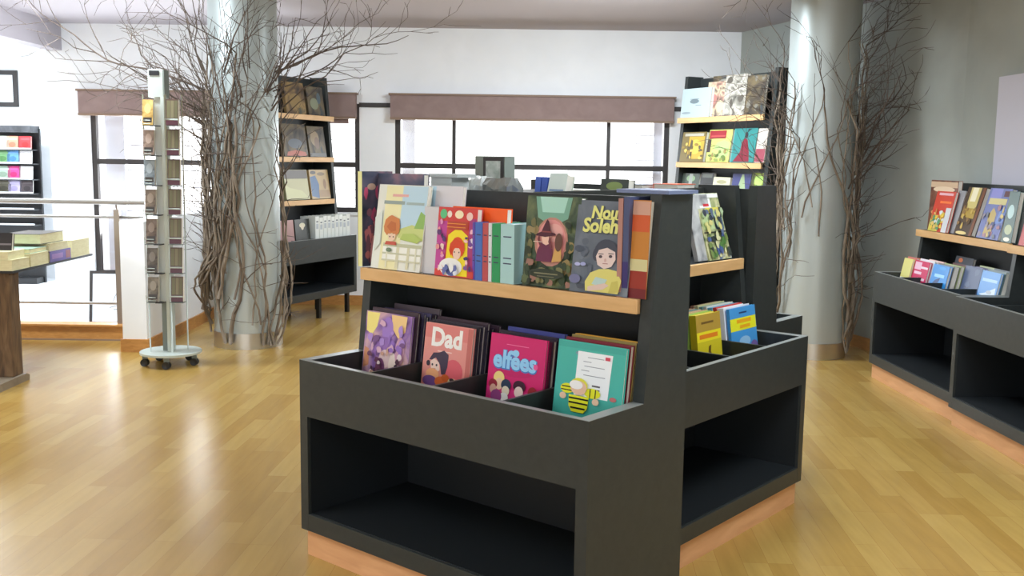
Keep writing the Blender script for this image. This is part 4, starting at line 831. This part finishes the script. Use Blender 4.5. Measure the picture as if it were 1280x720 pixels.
# ------------------------------------------------------------------ table with thick books
tb = empty('table', T(-3.2, 6.44, 0), 'rustic wooden table with thick slab leg, stacked with thick pale books', 'table')
MB().box(-1.6, -.0, .735, .0, 1.24, .75, M_black).build('tabletop', tb)
MB().box(-1.5, .17, .69, -.45, .95, .735, M_rust).build('apron', tb)
for x in (-.34, -1.55): MB().box(x, .03, .05, x + .3, .16, .735, M_rust).build('leg', tb, bevel=.006)
for x in (-.35, -1.56): MB().prism([(-.35, 0), (.2, 0), (.2, .035), (.16, .05), (-.31, .05), (-.35, .03)], 'x', x, x + .33, paint('worn_wood', [(126, 112, 94), (156, 142, 122)], 6, .7)).build('foot', tb)
TB = T(-3.2, 6.44, .75)
GT = 'thick books on the rustic table'
def flatbook(label, x, y, z, w, l, t, c, yaw=0.0, pages=M_cream):
    """lying flat, pages towards the viewer and the aisle"""
    e = empty('thick_book', TB @ T(x, y, z + .0006) @ RZ(yaw), label, 'book', GT)
    cm = M_of(c)
    MB().box(-w, 0, 0, 0, l, .003, cm).box(-w, 0, t - .003, 0, l, t, cm).box(-w, 0, .003, -w + .003, l, t - .003, cm).build('cover', e)
    MB().box(-w + .003, .002, .003, -.002, l - .002, t - .003, pages).build('pages', e)
cw = (226, 220, 178)
flatbook('lowest thick pale book at the near corner of the table', -.004, .003, 0, .26, .24, .07, cw)
flatbook('pale book on top of the lowest thick one at the near table corner', -.03, .01, .071, .26, .24, .05, cw, .03)
flatbook('thick pale book on the table edge between the corner stack and the purple spine', -.004, .26, 0, .26, .26, .085, cw)
flatbook('pale green-topped thick book in the middle stack on the table', -.02, .28, .086, .25, .25, .03, (160, 190, 170))
e = empty('thick_book', TB @ T(-.004, .54, .0006), 'thick book with bright purple spine on the table edge', 'book', GT)
MB().box(-.2, 0, 0, 0, .33, .003, (M_of((84, 66, 150)))).box(-.2, 0, .072, 0, .33, .075, M_of((84, 66, 150))).box(-.003, 0, .003, 0, .33, .072, M_of((96, 74, 170))).box(.0, .03, .02, .0006, .2, .055, M_of((150, 110, 190))).box(.0, .25, .01, .0006, .32, .065, M_of((150, 84, 96))).build('cover', e)
MB().box(-.197, .002, .003, -.003, .328, .072, M_cream).build('pages', e)
flatbook('thick pale book resting on the purple-spined book', -.012, .55, .076, .25, .3, .055, cw)
flatbook('dark-edged thick pale book topmost of the middle stack on the table', -.03, .46, .133, .25, .36, .07, (70, 64, 56))
flatbook('thick pale book block at the far end of the table edge', -.004, .9, 0, .26, .3, .125, cw)
for i, y in enumerate((.02, .34, .66)): flatbook('thick pale book in the back row of the table, %s from the near end' % ORD[i], -.3, y, 0, .26, .27, .09, cw)
book('black-jacketed book propped on the stack at the near end of the table', TB @ T(-.36, .12, .122) @ RX(-.2), .3, .115, .03, (44, 40, 44), [('r', .0, .3, .99, .4, (120, 112, 120)), ('r', .1, .05, .6, .25, (96, 84, 110)), ('r', .2, .7, .5, .95, (84, 88, 60))], group=GT)

# ------------------------------------------------------------------ unseen ceiling lights added to brighten the shop, and daylight
def added_fixture(x, y, w, l, power, label, col=(1, .97, .92), tilt=0.0):
    e = empty('added_ceiling_light', T(x, y, ZC), label, 'ceiling light', 'added unseen ceiling lights')
    MB().box(-w / 2 - .03, -l / 2 - .03, -.04, w / 2 + .03, l / 2 + .03, -.0, mat('added_light_housing', (236, 236, 236), .5)).build('housing', e)
    MB().box(-w / 2, -l / 2, -.046, w / 2, l / 2, -.0405, mat('added_light_diffuser', (255, 250, 240), .5, emit=LE)).build('diffuser', e)
    l_ = bpy.data.lights.new('added_ceiling_lamp', 'AREA'); l_.shape = 'RECTANGLE'; l_.size = w; l_.size_y = l; l_.energy = power; l_.color = col
    o = bpy.data.objects.new('added_ceiling_lamp', l_); COL.objects.link(o); o.parent = e; o.location = (0, 0, -.06 - .5 * l * math.sin(tilt)); o.rotation_euler = (tilt, 0, 0)
LE = 3.0
CW = (.79, .90, .99)
added_fixture(-2.8, 3.0, .6, 1.5, 50, 'added unseen ceiling light above the aisle beside the table', CW)
added_fixture(-.6, .4, .6, 1.5, 40, 'added unseen ceiling light near the middle of the shop', CW)
added_fixture(1.9, 2.9, .6, 1.5, 58, 'added unseen ceiling light above the aisle by the wall displays', CW)
added_fixture(.9, 5.0, .6, 1.5, 50, 'added unseen ceiling light above the far side of the island', CW)
added_fixture(.75, 7.7, 1.4, .3, 92, 'added unseen ceiling light washing the wall at the wide window', CW, .4)
added_fixture(-3.3, 6.9, 1.5, .3, 80, 'added unseen ceiling light above the card spinner', CW, .4)
added_fixture(-6.6, 6.5, .6, 1.5, 130, 'added unseen wide ceiling light above the bay beyond the beam', CW)
added_fixture(-6.6, 11.0, .6, 1.5, 220, 'added unseen wide ceiling light above the alcove', CW)
def daylight(x, y, z, sx, sz, power, rot, col=(1, 1, 1)):
    l_ = bpy.data.lights.new('window_daylight', 'AREA'); l_.shape = 'RECTANGLE'; l_.size = sx; l_.size_y = sz; l_.energy = power; l_.color = col
    o = bpy.data.objects.new('window_daylight', l_); COL.objects.link(o); o.location = (x, y, z); o.rotation_euler = rot
daylight(.18, YB + .45, 1.5, 2.6, 1.0, 55, (-PI / 2, 0, 0), (.9, .96, 1))
daylight(-2.9, YB + .45, 1.3, 2.6, 1.4, 330, (-PI / 2 - .5, 0, 0), (.9, .96, 1))
daylight(-2.75, -4.5, 1.55, 11, 2.0, 90, (PI / 2, 0, 0), (.88, .95, 1))  # fill daylight through the added front window
w = bpy.data.worlds.new('bright_overcast_sky'); scn.world = w; w.use_nodes = True
bg = w.node_tree.nodes['Background']; bg.inputs['Color'].default_value = (1, 1, 1, 1); bg.inputs['Strength'].default_value = 3.0

scn.view_settings.view_transform = 'Standard'; scn.view_settings.look = 'None'
scn.view_settings.exposure = 0.0; scn.view_settings.gamma = 1.0; scn.view_settings.use_curve_mapping = False
scn.cycles.max_bounces = 8; scn.cycles.diffuse_bounces = 5; scn.cycles.sample_clamp_indirect = 4.0; scn.cycles.caustics_reflective = False; scn.cycles.caustics_refractive = False
